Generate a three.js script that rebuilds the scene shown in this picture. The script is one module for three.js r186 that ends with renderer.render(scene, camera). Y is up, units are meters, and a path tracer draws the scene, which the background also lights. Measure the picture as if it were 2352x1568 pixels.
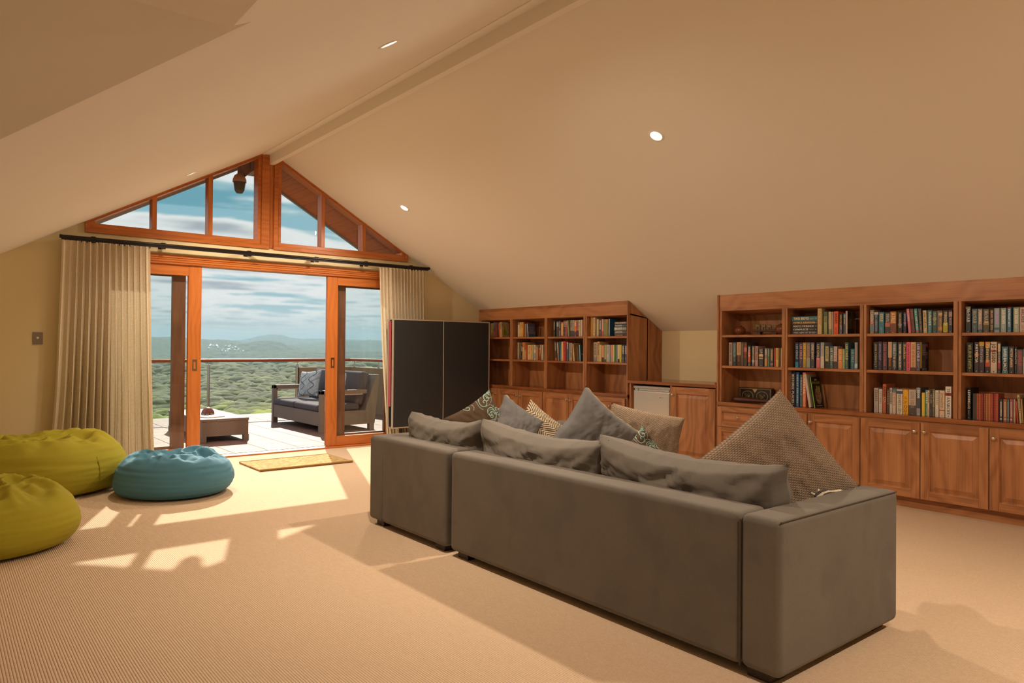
import * as THREE from 'three';
import { RoundedBoxGeometry } from 'three/addons/geometries/RoundedBoxGeometry.js';
import { mergeGeometries, mergeVertices, toCreasedNormals } from 'three/addons/utils/BufferGeometryUtils.js';
import { RectAreaLightUniformsLib } from 'three/addons/lights/RectAreaLightUniformsLib.js';

// ---------------------------------------------------------------- camera, sky, sun, exposure
RectAreaLightUniformsLib.init();
const scene = new THREE.Scene();
const camera = new THREE.PerspectiveCamera(2 * Math.atan(784 / 1647) * 180 / Math.PI, 2352 / 1568, 0.05, 30000);
camera.position.set(0, 1.25, 0);
camera.rotation.order = 'YXZ';
camera.rotation.set(0.0085, -0.679, 0.0083);
scene.add(camera);

const renderer = new THREE.WebGLRenderer({ antialias: true });
renderer.toneMapping = THREE.LinearToneMapping;
renderer.toneMappingExposure = 1.0;
renderer.shadowMap.enabled = true;

const SUN_DIR = new THREE.Vector3(0.297, 0.551, -0.780).normalize();      // towards the sun, from the patches on the carpet
const SKY_LEVEL = 0.95, SUN_LEVEL = 6.8, SUN_COLOR = 0xfff0dc;
const LAMP_LEVEL = 17, LAMP_COLOR = 0xffead2;

const skyTex = skyTexture(4096, 2048);
scene.background = skyTex; scene.environment = skyTex;
scene.backgroundIntensity = SKY_LEVEL; scene.environmentIntensity = SKY_LEVEL;
scene.fog = new THREE.FogExp2(0x9cbccc, 0.00010);

const sun = new THREE.DirectionalLight(SUN_COLOR, SUN_LEVEL);
sun.position.copy(SUN_DIR).multiplyScalar(60).add(new THREE.Vector3(3, 0, -8));
sun.target.position.set(3, 0, -8);
sun.castShadow = true; sun.shadow.mapSize.set(4096, 4096); sun.shadow.radius = 1;
Object.assign(sun.shadow.camera, { left: -14, right: 14, top: 14, bottom: -14, near: 1, far: 140 });
scene.add(sun, sun.target);

// ---------------------------------------------------------------- helpers
function rng(seed) { let a = seed >>> 0; return () => { a = (a + 0x6d2b79f5) | 0; let t = Math.imul(a ^ (a >>> 15), 1 | a); t = (t + Math.imul(t ^ (t >>> 7), 61 | t)) ^ t; return ((t ^ (t >>> 14)) >>> 0) / 4294967296; }; }
function hash2(x, y, s) { let h = Math.imul(x | 0, 374761393) ^ Math.imul(y | 0, 668265263) ^ Math.imul(s | 0, 1274126177); h = Math.imul(h ^ (h >>> 13), 1274126177); h ^= h >>> 16; return (h >>> 0) / 4294967296; }
function vnoise(x, y, s = 0, px = 0, py = 0) {                              // value noise, periodic where px, py are given
  const ix = Math.floor(x), iy = Math.floor(y); let fx = x - ix, fy = y - iy;
  fx = fx * fx * (3 - 2 * fx); fy = fy * fy * (3 - 2 * fy);
  const w = (n, p) => (p ? ((n % p) + p) % p : n);
  const a = hash2(w(ix, px), w(iy, py), s), b = hash2(w(ix + 1, px), w(iy, py), s), c = hash2(w(ix, px), w(iy + 1, py), s), d = hash2(w(ix + 1, px), w(iy + 1, py), s);
  return a + (b - a) * fx + (c - a) * fy + (a - b - c + d) * fx * fy;
}
function fbm(x, y, s = 0, oct = 4, px = 0, py = 0) { let t = 0, a = 0.5, n = 0; for (let i = 0; i < oct; i++) { t += a * vnoise(x, y, s + i * 17, px, py); n += a; a *= 0.5; x *= 2; y *= 2; px *= 2; py *= 2; } return t / n; }
function ss(a, b, x) { const t = Math.min(1, Math.max(0, (x - a) / (b - a))); return t * t * (3 - 2 * t); }
function lerp(a, b, t) { return a + (b - a) * t; }
function mix3(a, b, t) { return [lerp(a[0], b[0], t), lerp(a[1], b[1], t), lerp(a[2], b[2], t)]; }

function skyTexture(W, H) {                                               // equirectangular: air and a broken layer of cloud
  const d = new Uint8Array(W * H * 4);
  for (let j = 0; j < H; j++) {
    const up = ((j + 0.5) / H - 0.5) * Math.PI, y = Math.sin(up), cu = Math.cos(up);
    for (let i = 0; i < W; i++) {
      const o = (j * W + i) * 4; d[o + 3] = 255;
      if (y <= 0) { d[o] = 150; d[o + 1] = 158; d[o + 2] = 152; continue; }
      const az = ((i + 0.5) / W - 0.5) * 2 * Math.PI, x = Math.cos(az) * cu, z = Math.sin(az) * cu;
      const k = 1 / (y + 0.012), cx = x * k, cz = z * k;
      const warp = vnoise(cx * 0.55 + 9, cz * 0.55, 5) * 0.8;
      const fade = ss(0.008, 0.05, y), oct = y < 0.05 ? 4 : 6;
      let n = fbm(cx * 0.78 + warp, cz * 0.9 - warp, 3, oct), big = vnoise(cx * 0.21, cz * 0.3, 8);
      n = n * 0.8 + big * 0.2;
      const cover = ss(0.34, 0.46, n), thick = ss(0.52, 0.72, n + 0.08 * (vnoise(cx * 3, cz * 3, 31) - 0.5));
      const blue = mix3([196, 216, 218], [104, 166, 184], ss(0.0, 0.16, y));
      let cloud = mix3([243, 244, 241], [150, 160, 170], thick * 0.85);
      cloud = mix3([222, 226, 222], cloud, fade);
      const c = mix3(blue, cloud, cover * lerp(0.62, 1, fade));
      d[o] = c[0]; d[o + 1] = c[1]; d[o + 2] = c[2];
    }
  }
  const t = new THREE.DataTexture(d, W, H, THREE.RGBAFormat); t.colorSpace = THREE.SRGBColorSpace; t.mapping = THREE.EquirectangularReflectionMapping;
  t.magFilter = THREE.LinearFilter; t.needsUpdate = true; return t;
}

const taken = {};
function numbered(n) { const k = taken[n] = (taken[n] ?? -1) + 1; return k ? n + '_' + String(k).padStart(3, '0') : n; }
function tag(o, label, category, group) { o.userData = { label, category }; if (group) o.userData.group = group; return o; }
function thing(name, label, category, p = [0, 0, 0], turn = 0, group) { const o = new THREE.Group(); o.name = numbered(name); scene.add(o); o.position.set(...p); o.rotation.y = turn; return tag(o, label, category, group); }
function structure(name, parent = scene) { const o = new THREE.Group(); o.name = name; parent.add(o); o.userData.kind = 'structure'; return o; }
function flat(g) { const h = g.index ? g.toNonIndexed() : g; for (const k of Object.keys(h.attributes)) if (!['position', 'normal', 'uv'].includes(k)) h.deleteAttribute(k); h.clearGroups(); return h; }
function merge(gs) { return gs.length === 1 ? gs[0] : mergeGeometries(gs.map(flat)); }
function part(name, g, m, parent, label) { const o = new THREE.Mesh(Array.isArray(g) ? merge(g) : g, m); o.name = name; o.castShadow = o.receiveShadow = true; parent.add(o); if (label) o.userData.label = label; return o; }
function solid(name, g, m, label, category, group) { const o = part(numbered(name), g, m, scene); return tag(o, label, category, group); }
function copyOf(o, label) { const c = o.clone(); c.name = numbered(o.name.replace(/_\d{3}$/, '')); scene.add(c); if (label) c.userData = { ...o.userData, label }; return c; }

const rr = rng(7);
/** uv in metres from position: v runs along the axis grain (0 x, 1 y, 2 z). */
function uvm(g, grain = 1, jitter = true) {
  g = g.index ? g.toNonIndexed() : g;
  const p = g.attributes.position, n = g.attributes.normal, uv = new Float32Array(p.count * 2), ou = jitter ? rr() * 3 : 0, ov = jitter ? rr() * 3 : 0;
  const P = [0, 0, 0], N = [0, 0, 0];
  for (let f = 0; f < p.count; f += 3) {
    N[0] = N[1] = N[2] = 0;
    for (let k = 0; k < 3; k++) { N[0] += Math.abs(n.getX(f + k)); N[1] += Math.abs(n.getY(f + k)); N[2] += Math.abs(n.getZ(f + k)); }
    const d = N[0] > N[1] ? (N[0] > N[2] ? 0 : 2) : (N[1] > N[2] ? 1 : 2);
    const ax = [0, 1, 2].filter((a) => a !== d), v = ax.includes(grain) ? grain : ax[1], u = ax[0] === v ? ax[1] : ax[0];
    for (let k = 0; k < 3; k++) { P[0] = p.getX(f + k); P[1] = p.getY(f + k); P[2] = p.getZ(f + k); uv[(f + k) * 2] = P[u] + ou; uv[(f + k) * 2 + 1] = P[v] + ov; }
  }
  g.setAttribute('uv', new THREE.BufferAttribute(uv, 2)); g.clearGroups(); return g;
}
/** box from corner to corner, r = rounded edges */
function bx(x0, x1, y0, y1, z0, z1, grain = 1, r = 0, jitter = true) {
  const w = Math.abs(x1 - x0), h = Math.abs(y1 - y0), d = Math.abs(z1 - z0);
  const g = r ? new RoundedBoxGeometry(w, h, d, 2, Math.min(r, w / 2.01, h / 2.01, d / 2.01)) : new THREE.BoxGeometry(w, h, d);
  g.translate((x0 + x1) / 2, (y0 + y1) / 2, (z0 + z1) / 2); return uvm(g, grain, jitter);
}
function cyl(r0, r1, h, seg = 16) { return new THREE.CylinderGeometry(r0, r1, h, seg); }
function rod(a, b, r, seg = 10) { const A = new THREE.Vector3(...a), B = new THREE.Vector3(...b), d = B.clone().sub(A), g = new THREE.CylinderGeometry(r, r, d.length(), seg); g.applyQuaternion(new THREE.Quaternion().setFromUnitVectors(new THREE.Vector3(0, 1, 0), d.normalize())); g.translate((A.x + B.x) / 2, (A.y + B.y) / 2, (A.z + B.z) / 2); return g; }
/** prism: outline points [x, y] pushed along z from z0 to z1; holes likewise */
function prism(pts, z0, z1, grain = 1, holes = [], bevel = 0) {
  const s = new THREE.Shape(pts.map((p) => new THREE.Vector2(...p))); for (const h of holes) s.holes.push(new THREE.Path(h.map((p) => new THREE.Vector2(...p))));
  const g = new THREE.ExtrudeGeometry(s, { depth: z1 - z0 - 2 * bevel, bevelEnabled: bevel > 0, bevelSize: bevel, bevelThickness: bevel, bevelSegments: 1, bevelOffset: -bevel }); g.translate(0, 0, z0 + bevel); return uvm(g, grain);
}
/** parametric grid surface: f(u, v) -> [x, y, z]; uv = (u*su, v*sv) */
function grid(nu, nv, f, su = 1, sv = 1, closeU = false) {
  const pos = [], uv = [], idx = [];
  for (let j = 0; j <= nv; j++) for (let i = 0; i <= nu; i++) { const u = i / nu, v = j / nv; pos.push(...f(u, v)); uv.push(u * su, v * sv); }
  const W = nu + 1;
  for (let j = 0; j < nv; j++) for (let i = 0; i < nu; i++) { const a = j * W + i; idx.push(a, a + 1, a + W + 1, a, a + W + 1, a + W); }
  const g = new THREE.BufferGeometry(); g.setAttribute('position', new THREE.Float32BufferAttribute(pos, 3)); g.setAttribute('uv', new THREE.Float32BufferAttribute(uv, 2)); g.setIndex(idx); g.computeVertexNormals();
  if (closeU) { const n = g.attributes.normal; for (let j = 0; j <= nv; j++) { const a = j * W, b = a + nu, x = n.getX(a) + n.getX(b), y = n.getY(a) + n.getY(b), z = n.getZ(a) + n.getZ(b), l = Math.hypot(x, y, z) || 1; n.setXYZ(a, x / l, y / l, z / l); n.setXYZ(b, x / l, y / l, z / l); } }
  return g;
}
/** rectangular rings [inset, z] facing +z, from (0,0) to (w,h), closed by the innermost */
function rings(w, h, list, grain = 1) {
  const pos = []; const C = ([i, z]) => [[i, i, z], [w - i, i, z], [w - i, h - i, z], [i, h - i, z]];
  const q = (a, b, c, d) => pos.push(...a, ...b, ...c, ...a, ...c, ...d);
  for (let k = 0; k + 1 < list.length; k++) { const A = C(list[k]), B = C(list[k + 1]); for (let s = 0; s < 4; s++) { const t = (s + 1) % 4; q(A[s], A[t], B[t], B[s]); } }
  const E = C(list[list.length - 1]); q(...E);
  const g = new THREE.BufferGeometry(); g.setAttribute('position', new THREE.Float32BufferAttribute(pos, 3)); g.computeVertexNormals(); return uvm(g, grain);
}

// ---------------------------------------------------------------- textures and materials
function tex(W, H, f, srgb = true, rep) {
  const d = new Uint8Array(W * H * 4);
  for (let j = 0; j < H; j++) for (let i = 0; i < W; i++) { const c = f((i + 0.5) / W, (j + 0.5) / H), o = (j * W + i) * 4; if (typeof c === 'number') d[o] = d[o + 1] = d[o + 2] = Math.max(0, Math.min(255, c)); else for (let k = 0; k < 3; k++) d[o + k] = Math.max(0, Math.min(255, c[k])); d[o + 3] = 255; }
  const t = new THREE.DataTexture(d, W, H, THREE.RGBAFormat); if (srgb) t.colorSpace = THREE.SRGBColorSpace; t.wrapS = t.wrapT = THREE.RepeatWrapping; t.magFilter = THREE.LinearFilter; t.minFilter = THREE.LinearMipmapLinearFilter; t.generateMipmaps = true; t.needsUpdate = true;
  if (rep) t.repeat.set(...rep); return t;
}
function canvasTex(W, H, draw, wrap = false) { const c = document.createElement('canvas'); c.width = W; c.height = H; draw(c.getContext('2d'), W, H); const t = new THREE.CanvasTexture(c); t.colorSpace = THREE.SRGBColorSpace; if (wrap) t.wrapS = t.wrapT = THREE.RepeatWrapping; return t; }
function mat(name, o) { const m = new (o.clearcoat || o.sheen || o.transmission || o.anisotropy || o.specularIntensity !== undefined ? THREE.MeshPhysicalMaterial : THREE.MeshStandardMaterial)({ roughness: 0.6, ...o }); m.name = name; return m; }

function woodTex(lo, mid, hi, seed, rings_ = 9) {                            // tile: 1 m across the grain, 2 m along it
  return tex(1024, 1024, (u, v) => {
    const w = fbm(u * 5, v * 3, seed, 3, 5, 3), band = 0.5 + 0.5 * Math.sin(2 * Math.PI * (u * rings_ + 1.5 * fbm(u * 4, v * 4, seed + 3, 3, 4, 4) * 2.2));
    const fine = vnoise(u * 260, v * 9, seed + 9, 260, 9), pore = vnoise(u * 420, v * 26, seed + 21, 420, 26);
    const strip = hash2(Math.floor(u * 8), 0, seed + 40);
    let t = 0.2 * band + 0.34 * w + 0.2 * fine + 0.05 + 0.25 * (strip - 0.5);
    let c = t < 0.4 ? mix3(lo, mid, Math.max(0, t) / 0.4) : mix3(mid, hi, Math.min(1, (t - 0.4) / 0.5));
    if (pore > 0.8) c = mix3(c, lo, (pore - 0.8) * 1.6); return c;
  }, true, [1, 0.5]);
}
const walnutTex = woodTex([128, 80, 48], [176, 118, 74], [204, 148, 98], 11), cedarTex = woodTex([160, 86, 34], [194, 112, 50], [212, 132, 66], 23, 16);
const grainBump = tex(512, 512, (u, v) => 128 + 90 * (vnoise(u * 200, v * 8, 5, 200, 8) - 0.5) + 40 * (vnoise(u * 60, v * 4, 6, 60, 4) - 0.5), false, [2, 1]);
const M = {};
M.walnut = mat('walnut', { map: walnutTex, roughness: 0.36, bumpMap: grainBump, bumpScale: 0.0004 });
M.walnutDark = M.walnut;
M.counter = mat('walnut_counter', { map: walnutTex, color: 0xd8c4b4, roughness: 0.16, bumpMap: grainBump, bumpScale: 0.0002 });
M.cedar = mat('cedar', { map: cedarTex, roughness: 0.34, bumpMap: grainBump, bumpScale: 0.0004 });
const cedarWeathered = tex(256, 512, (u, v) => mix3([96, 60, 40], [138, 92, 62], 0.6 * vnoise(u * 60, v * 6, 4, 60, 6) + 0.4 * fbm(u * 6, v * 6, 2, 3, 6, 6)));
M.cedarOut = mat('cedar_outer_leaf', { map: cedarWeathered, roughness: 0.55 });
const plasterBump = tex(512, 512, (u, v) => 128 + 60 * (fbm(u * 60, v * 60, 4, 3, 60, 60) - 0.5), false);
M.ceiling = mat('ceiling_paint', { color: 0xf0e9dc, roughness: 0.85, bumpMap: plasterBump, bumpScale: 0.0005 });
M.wall = mat('wall_paint', { color: 0xe6d6ac, roughness: 0.85, bumpMap: plasterBump, bumpScale: 0.0005 });
M.white = mat('white_plastic', { color: 0xf0ece2, roughness: 0.5 });
M.black = mat('black_metal', { color: 0x191614, roughness: 0.4, metalness: 0.3 });
M.darkFoot = mat('dark_foot', { color: 0x2a1d16, roughness: 0.5 });
M.steel = mat('steel', { color: 0xb6b0a8, roughness: 0.28, metalness: 1 });
M.nickel = mat('nickel', { color: 0xc8bca8, roughness: 0.22, metalness: 1 });
M.glass = mat('window_glass', { color: 0xf6fbfb, roughness: 0.0, transmission: 1, thickness: 0, ior: 1.5 });
M.glass.side = THREE.DoubleSide;

const carpetTex = tex(1024, 1024, (u, v) => {
  const rib = Math.abs(((u * 64) % 1) - 0.5) * 2, row = Math.floor(u * 64), loop = Math.abs(((v * 80 + hash2(row, 3, 9) * 0.8) % 1) - 0.5) * 2;
  const gap = ss(0.72, 1, rib) * 0.75 + ss(0.75, 1, loop) * 0.25 * (1 - ss(0.6, 1, rib));
  const yarn = hash2(row, Math.floor(v * 80), 2), fleck = vnoise(u * 400, v * 400, 6, 400, 400);
  return mix3(mix3([212, 184, 152], [224, 198, 168], 0.6 * yarn + 0.4 * fleck), [164, 124, 92], gap * 0.7);
});
const carpetBump = tex(1024, 1024, (u, v) => { const rib = Math.abs(((u * 64) % 1) - 0.5) * 2, row = Math.floor(u * 64), loop = Math.abs(((v * 80 + hash2(row, 3, 9) * 0.8) % 1) - 0.5) * 2; return 230 * Math.sqrt(Math.max(0, 1 - rib * rib)) * (0.72 + 0.28 * Math.sqrt(Math.max(0, 1 - loop * loop))) + 14 * vnoise(u * 300, v * 300, 3, 300, 300); }, false);
for (const t of [carpetTex, carpetBump]) t.repeat.set(1 / 0.66, 1 / 0.66);
M.carpet = mat('ribbed_carpet', { map: carpetTex, roughness: 0.95, bumpMap: carpetBump, bumpScale: 0.004 });

// ================================================================ THE SETTING
const GZ = -8.25, RX = 3.01, RY = 3.505;                                       // gable wall, ridge
const slopeL = (x) => RY - 0.56 * (RX - x), slopeR = (x) => RY - 0.566 * (x - RX);
/** slab over a plan outline [x, z] whose underside is y = f(x, z) */
function slab(plan, f, thick) {
  const s = new THREE.Shape(plan.map((p) => new THREE.Vector2(...p))), g = new THREE.ExtrudeGeometry(s, { depth: thick, bevelEnabled: false }).toNonIndexed(), p = g.attributes.position;
  for (let i = 0; i < p.count; i++) { const x = p.getX(i), z = p.getY(i), d = p.getZ(i); p.setXYZ(i, x, f(x, z) + d, z); }
  for (let i = 0; i < p.count; i += 3) { const a = [p.getX(i + 1), p.getY(i + 1), p.getZ(i + 1)]; p.setXYZ(i + 1, p.getX(i + 2), p.getY(i + 2), p.getZ(i + 2)); p.setXYZ(i + 2, ...a); }
  g.computeVertexNormals(); return uvm(g, 2);
}
const floor = structure('floor');
part('carpet', bx(-2.15, 6.78, -0.2, 0, -8.4, 3.55, 2, 0, false), M.carpet, floor);

const wallBack = structure('wall_back');
part('plaster', prism([[-0.76, -0.2], [1.29, -0.2], [1.29, 2.19], [4.75, 2.19], [4.75, -0.2], [6.78, -0.2], [6.78, slopeR(6.78) + 0.03], [4.86, slopeR(4.86) + 0.03], [4.86, 2.378], [1.17, 2.378], [1.17, slopeL(1.17) + 0.03], [-0.76, slopeL(-0.76) + 0.03]], -8.43, GZ), M.wall, wallBack);
const wallRight = structure('wall_right'); part('plaster', bx(6.63, 6.78, -0.2, 1.5, -8.43, 3.55), M.wall, wallRight);
const wallLeft = structure('wall_left');
part('plaster', [bx(-0.76, -0.61, -0.2, 1.55, -8.43, -3.7), bx(-0.76, -0.61, -0.2, 1.55, 2.03, 3.55), bx(-2.15, -0.61, -0.2, 1.6, -3.85, -3.7), bx(-2.15, -0.61, -0.2, 1.6, 2.03, 2.18)], M.wall, wallLeft);
const wallFront = structure('wall_front');
part('plaster', prism([[-0.76, -0.2], [6.78, -0.2], [6.78, slopeR(6.78)], [RX, RY], [-0.76, slopeL(-0.76)]], 3.4, 3.55), M.wall, wallFront);
{ // end wall of the dormer with its window, behind and beside the camera
  const g = prism([[3.85, -0.2], [-2.18, -0.2], [-2.18, 1.5], [-0.6, 2.3], [2.19, 2.32], [3.85, 1.5]], -2.15, -2.0, 1, [[[2.0, 0.85], [2.0, 1.95], [-0.4, 1.95], [-0.4, 0.85]]]); g.rotateY(Math.PI / 2);
  part('plaster_dormer_end', g, M.wall, wallLeft);
}
const window3 = structure('window_3');
part('window_frame', [bx(-2.13, -2.03, 0.85, 0.92, -2.0, 0.4), bx(-2.13, -2.03, 1.88, 1.95, -2.0, 0.4), bx(-2.13, -2.03, 0.92, 1.88, -2.0, -1.93), bx(-2.13, -2.03, 0.92, 1.88, 0.33, 0.4), bx(-2.11, -2.05, 0.92, 1.88, -0.83, -0.77)], M.cedar, window3);
for (const [a, b] of [[-1.93, -0.83], [-0.77, 0.33]]) { const g = new THREE.PlaneGeometry(b - a, 0.96); g.rotateY(Math.PI / 2); g.translate(-2.08, 1.4, (a + b) / 2); part('pane', g, M.glass, window3); }

const ceiling = structure('ceiling');
part('sloping_ceiling', slab([[-0.76, -8.43], [RX, -8.43], [RX, 3.55], [-0.76, 3.55], [-0.76, 2.03], [-0.61, 2.03], [0.68, 0.6], [0.684, -2.186], [0.742, -2.196], [-0.61, -3.698], [-0.76, -3.698]], slopeL, 0.12), M.ceiling, ceiling);
part('sloping_ceiling', slab([[RX, -8.43], [6.78, -8.43], [6.78, 3.55], [RX, 3.55]], slopeR, 0.12), M.ceiling, ceiling);
part('dormer_slope', slab([[-2.1, -3.85], [-0.745, -3.85], [0.742, -2.196], [-2.1, -2.196]], (x, z) => 2.235 + 0.504 * (z + 2.196), 0.12), M.ceiling, ceiling);
part('dormer_flat', [slab([[-2.1, -2.188], [0.684, -2.188], [0.68, 0.6], [-2.1, 0.6]], () => 2.2, 0.14), bx(-2.1, 0.684, 2.201, 2.36, -2.2, -2.187)], M.ceiling, ceiling);
part('dormer_slope', slab([[-2.1, 0.6], [0.68, 0.6], [-0.745, 2.18], [-2.1, 2.18]], (x, z) => 2.2 - 0.505 * (z - 0.6), 0.12), M.ceiling, ceiling);
const beam = structure('ridge_beam');
part('beam', bx(3.011, 3.07, 3.352, 3.52, GZ, 3.4, 2, 0.004), M.ceiling, beam);
part('trim_strip', [bx(2.955, 3.011, 3.458, 3.5, GZ, 3.4, 2), bx(2.93, 2.957, 3.452, 3.48, GZ, 3.4, 2, 0.003)], M.ceiling, beam);

// ---- gable windows
function gableWindow(name, outer, mid, inner, mullions, panes) {
  const w = structure(name);
  part('frame', prism(outer, -8.40, -8.228, 0, [mid], 0.003), M.cedar, w);
  part('inner_frame', prism(mid, -8.39, -8.243, 0, [inner], 0.003), M.cedar, w);
  for (const [a, b, t0, t1] of mullions) part('mullion', prism([[a, inner[0][1] - 0.005], [b, inner[0][1] - 0.005], [b, t1], [a, t0]], -8.385, -8.262, 1, [], 0.003), M.cedar, w);
  for (const p of panes) { const s = new THREE.ShapeGeometry(new THREE.Shape(p.map((q) => new THREE.Vector2(...q)))); s.translate(0, 0, -8.345); part('pane', s, M.glass, w); }
}
{
  const T = (x, o) => slopeL(x) - o, R = (x, o) => slopeR(x) - o;
  gableWindow('window_1', [[1.163, 2.367], [3.016, 2.367], [3.016, 3.456], [2.96, 3.456], [2.95, T(2.95, -0.002)], [1.163, T(1.163, -0.002)]],
    [[1.2, 2.415], [2.925, 2.415], [2.925, T(2.925, 0.016)], [1.2, T(1.2, 0.016)]],
    [[1.255, 2.465], [2.885, 2.465], [2.885, T(2.885, 0.034)], [1.255, T(1.255, 0.028)]],
    [[1.778, 1.826, T(1.778, 0.02), T(1.826, 0.02)], [2.345, 2.393, T(2.345, 0.02), T(2.393, 0.02)]],
    [[[1.25, 2.46], [1.8, 2.46], [1.8, T(1.8, 0.02)], [1.25, T(1.25, 0.02)]], [[1.8, 2.46], [2.37, 2.46], [2.37, T(2.37, 0.02)], [1.8, T(1.8, 0.02)]], [[2.37, 2.46], [2.89, 2.46], [2.89, T(2.89, 0.02)], [2.37, T(2.37, 0.02)]]]);
  gableWindow('window_2', [[3.07, 2.367], [4.868, 2.367], [4.868, R(4.868, -0.002)], [3.16, R(3.16, -0.002)], [3.07, R(3.07, 0.012)]],
    [[3.118, 2.41], [4.835, 2.41], [4.835, R(4.835, 0.014)], [3.118, R(3.118, 0.014)]],
    [[3.158, 2.452], [4.775, 2.452], [4.775, R(4.775, 0.024)], [3.158, R(3.158, 0.032)]],
    [[3.668, 3.713, R(3.668, 0.02), R(3.713, 0.02)], [4.215, 4.262, R(4.215, 0.02), R(4.262, 0.02)]],
    [[[3.15, 2.447], [3.69, 2.447], [3.69, R(3.69, 0.02)], [3.15, R(3.15, 0.02)]], [[3.69, 2.447], [4.24, 2.447], [4.24, R(4.24, 0.02)], [3.69, R(3.69, 0.02)]], [[4.24, 2.447], [4.78, 2.447], [4.78, R(4.78, 0.02)], [4.24, R(4.24, 0.02)]]]);
  const post = structure('trim_1'); part('centre_post', bx(3.016, 3.07, 2.37, 3.46, -8.40, -8.25, 1, 0.003), M.cedar, post);
}

// ---- sliding doors
const door1 = structure('door_1');
part('jamb', bx(1.28, 1.33, 0, 2.15, -8.43, -8.235, 1, 0.003), M.cedar, door1);
part('jamb', bx(4.71, 4.76, 0, 2.15, -8.43, -8.235, 1, 0.003), M.cedar, door1);
part('casing', [bx(1.22, 1.3, 0, 2.21, -8.25, -8.228, 1, 0.003), bx(4.74, 4.82, 0, 2.21, -8.25, -8.228, 1, 0.003)], M.cedar, door1);
part('header', [bx(1.22, 4.82, 2.178, 2.21, -8.25, -8.218, 0, 0.004), bx(1.22, 4.82, 2.158, 2.18, -8.25, -8.228, 0, 0.004), bx(1.28, 4.76, 2.135, 2.16, -8.43, -8.234, 0, 0.004), bx(1.28, 4.76, 2.112, 2.137, -8.42, -8.242, 0, 0.003)], M.cedar, door1);
part('sill', [bx(1.28, 4.76, -0.03, 0.012, -8.43, -8.3, 0, 0.002), bx(1.28, 4.76, -0.01, 0.018, -8.3, -8.2, 0, 0.004)], M.cedar, door1);
part('track', [bx(1.33, 4.71, 0.012, 0.02, -8.292, -8.284, 0), bx(1.33, 4.71, 0.012, 0.02, -8.375, -8.367, 0), bx(1.33, 4.71, 0.012, 0.014, -8.41, -8.255, 0)], M.steel, door1);
function leaf(x0, x1, z0, z1, m, sl, sr, bottom, top, pull) {
  const l = new THREE.Group(); l.name = 'door_leaf'; door1.add(l);
  part('stile', bx(x0, x0 + sl, 0.022, 2.112, z0, z1, 1, 0.003), m, l); part('stile', bx(x1 - sr, x1, 0.022, 2.112, z0, z1, 1, 0.003), m, l);
  part('rail', bx(x0 + sl, x1 - sr, 0.022, bottom, z0 + 0.001, z1 - 0.001, 0, 0.002), m, l); part('rail', bx(x0 + sl, x1 - sr, top, 2.112, z0 + 0.001, z1 - 0.001, 0, 0.002), m, l);
  const g = new THREE.PlaneGeometry(x1 - x0 - sl - sr + 0.02, top - bottom + 0.02); g.translate((x0 + x1 - sr + sl) / 2, (top + bottom) / 2, (z0 + z1) / 2 - 0.005); part('pane', g, M.glass, l);
  if (pull) {
    const c = [[-0.024, -0.062], [0.024, -0.062], [0.024, 0.062], [-0.024, 0.062]], o = []; for (let k = 0; k < 20; k++) { const a = k / 20 * 2 * Math.PI; o.push([0.011 * Math.cos(a), 0.03 * Math.sign(Math.sin(a)) * (Math.abs(Math.sin(a)) > 0.01 ? 1 : 0) + 0.012 * Math.sin(a)]); }
    const p = prism(c, 0, 0.003, 1, [o]), r = bx(-0.012, 0.012, -0.044, 0.044, -0.006, -0.004); const h = merge([p, r]); h.translate(pull[0], pull[1], z1 + 0.0005); part('pull_handle', h, M.nickel, l, 'recessed metal pull handle');
  }
}
leaf(1.32, 2.287, -8.315, -8.265, M.cedar, 0.12, 0.136, 0.128, 2.0, [2.222, 1.03]);
leaf(3.757, 4.72, -8.315, -8.265, M.cedar, 0.138, 0.12, 0.135, 2.005, [3.832, 1.045]);
leaf(1.32, 2.145, -8.4, -8.35, M.cedarOut, 0.12, 0.136, 0.155, 1.99);
leaf(3.905, 4.72, -8.4, -8.35, M.cedarOut, 0.136, 0.12, 0.155, 1.99);

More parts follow.
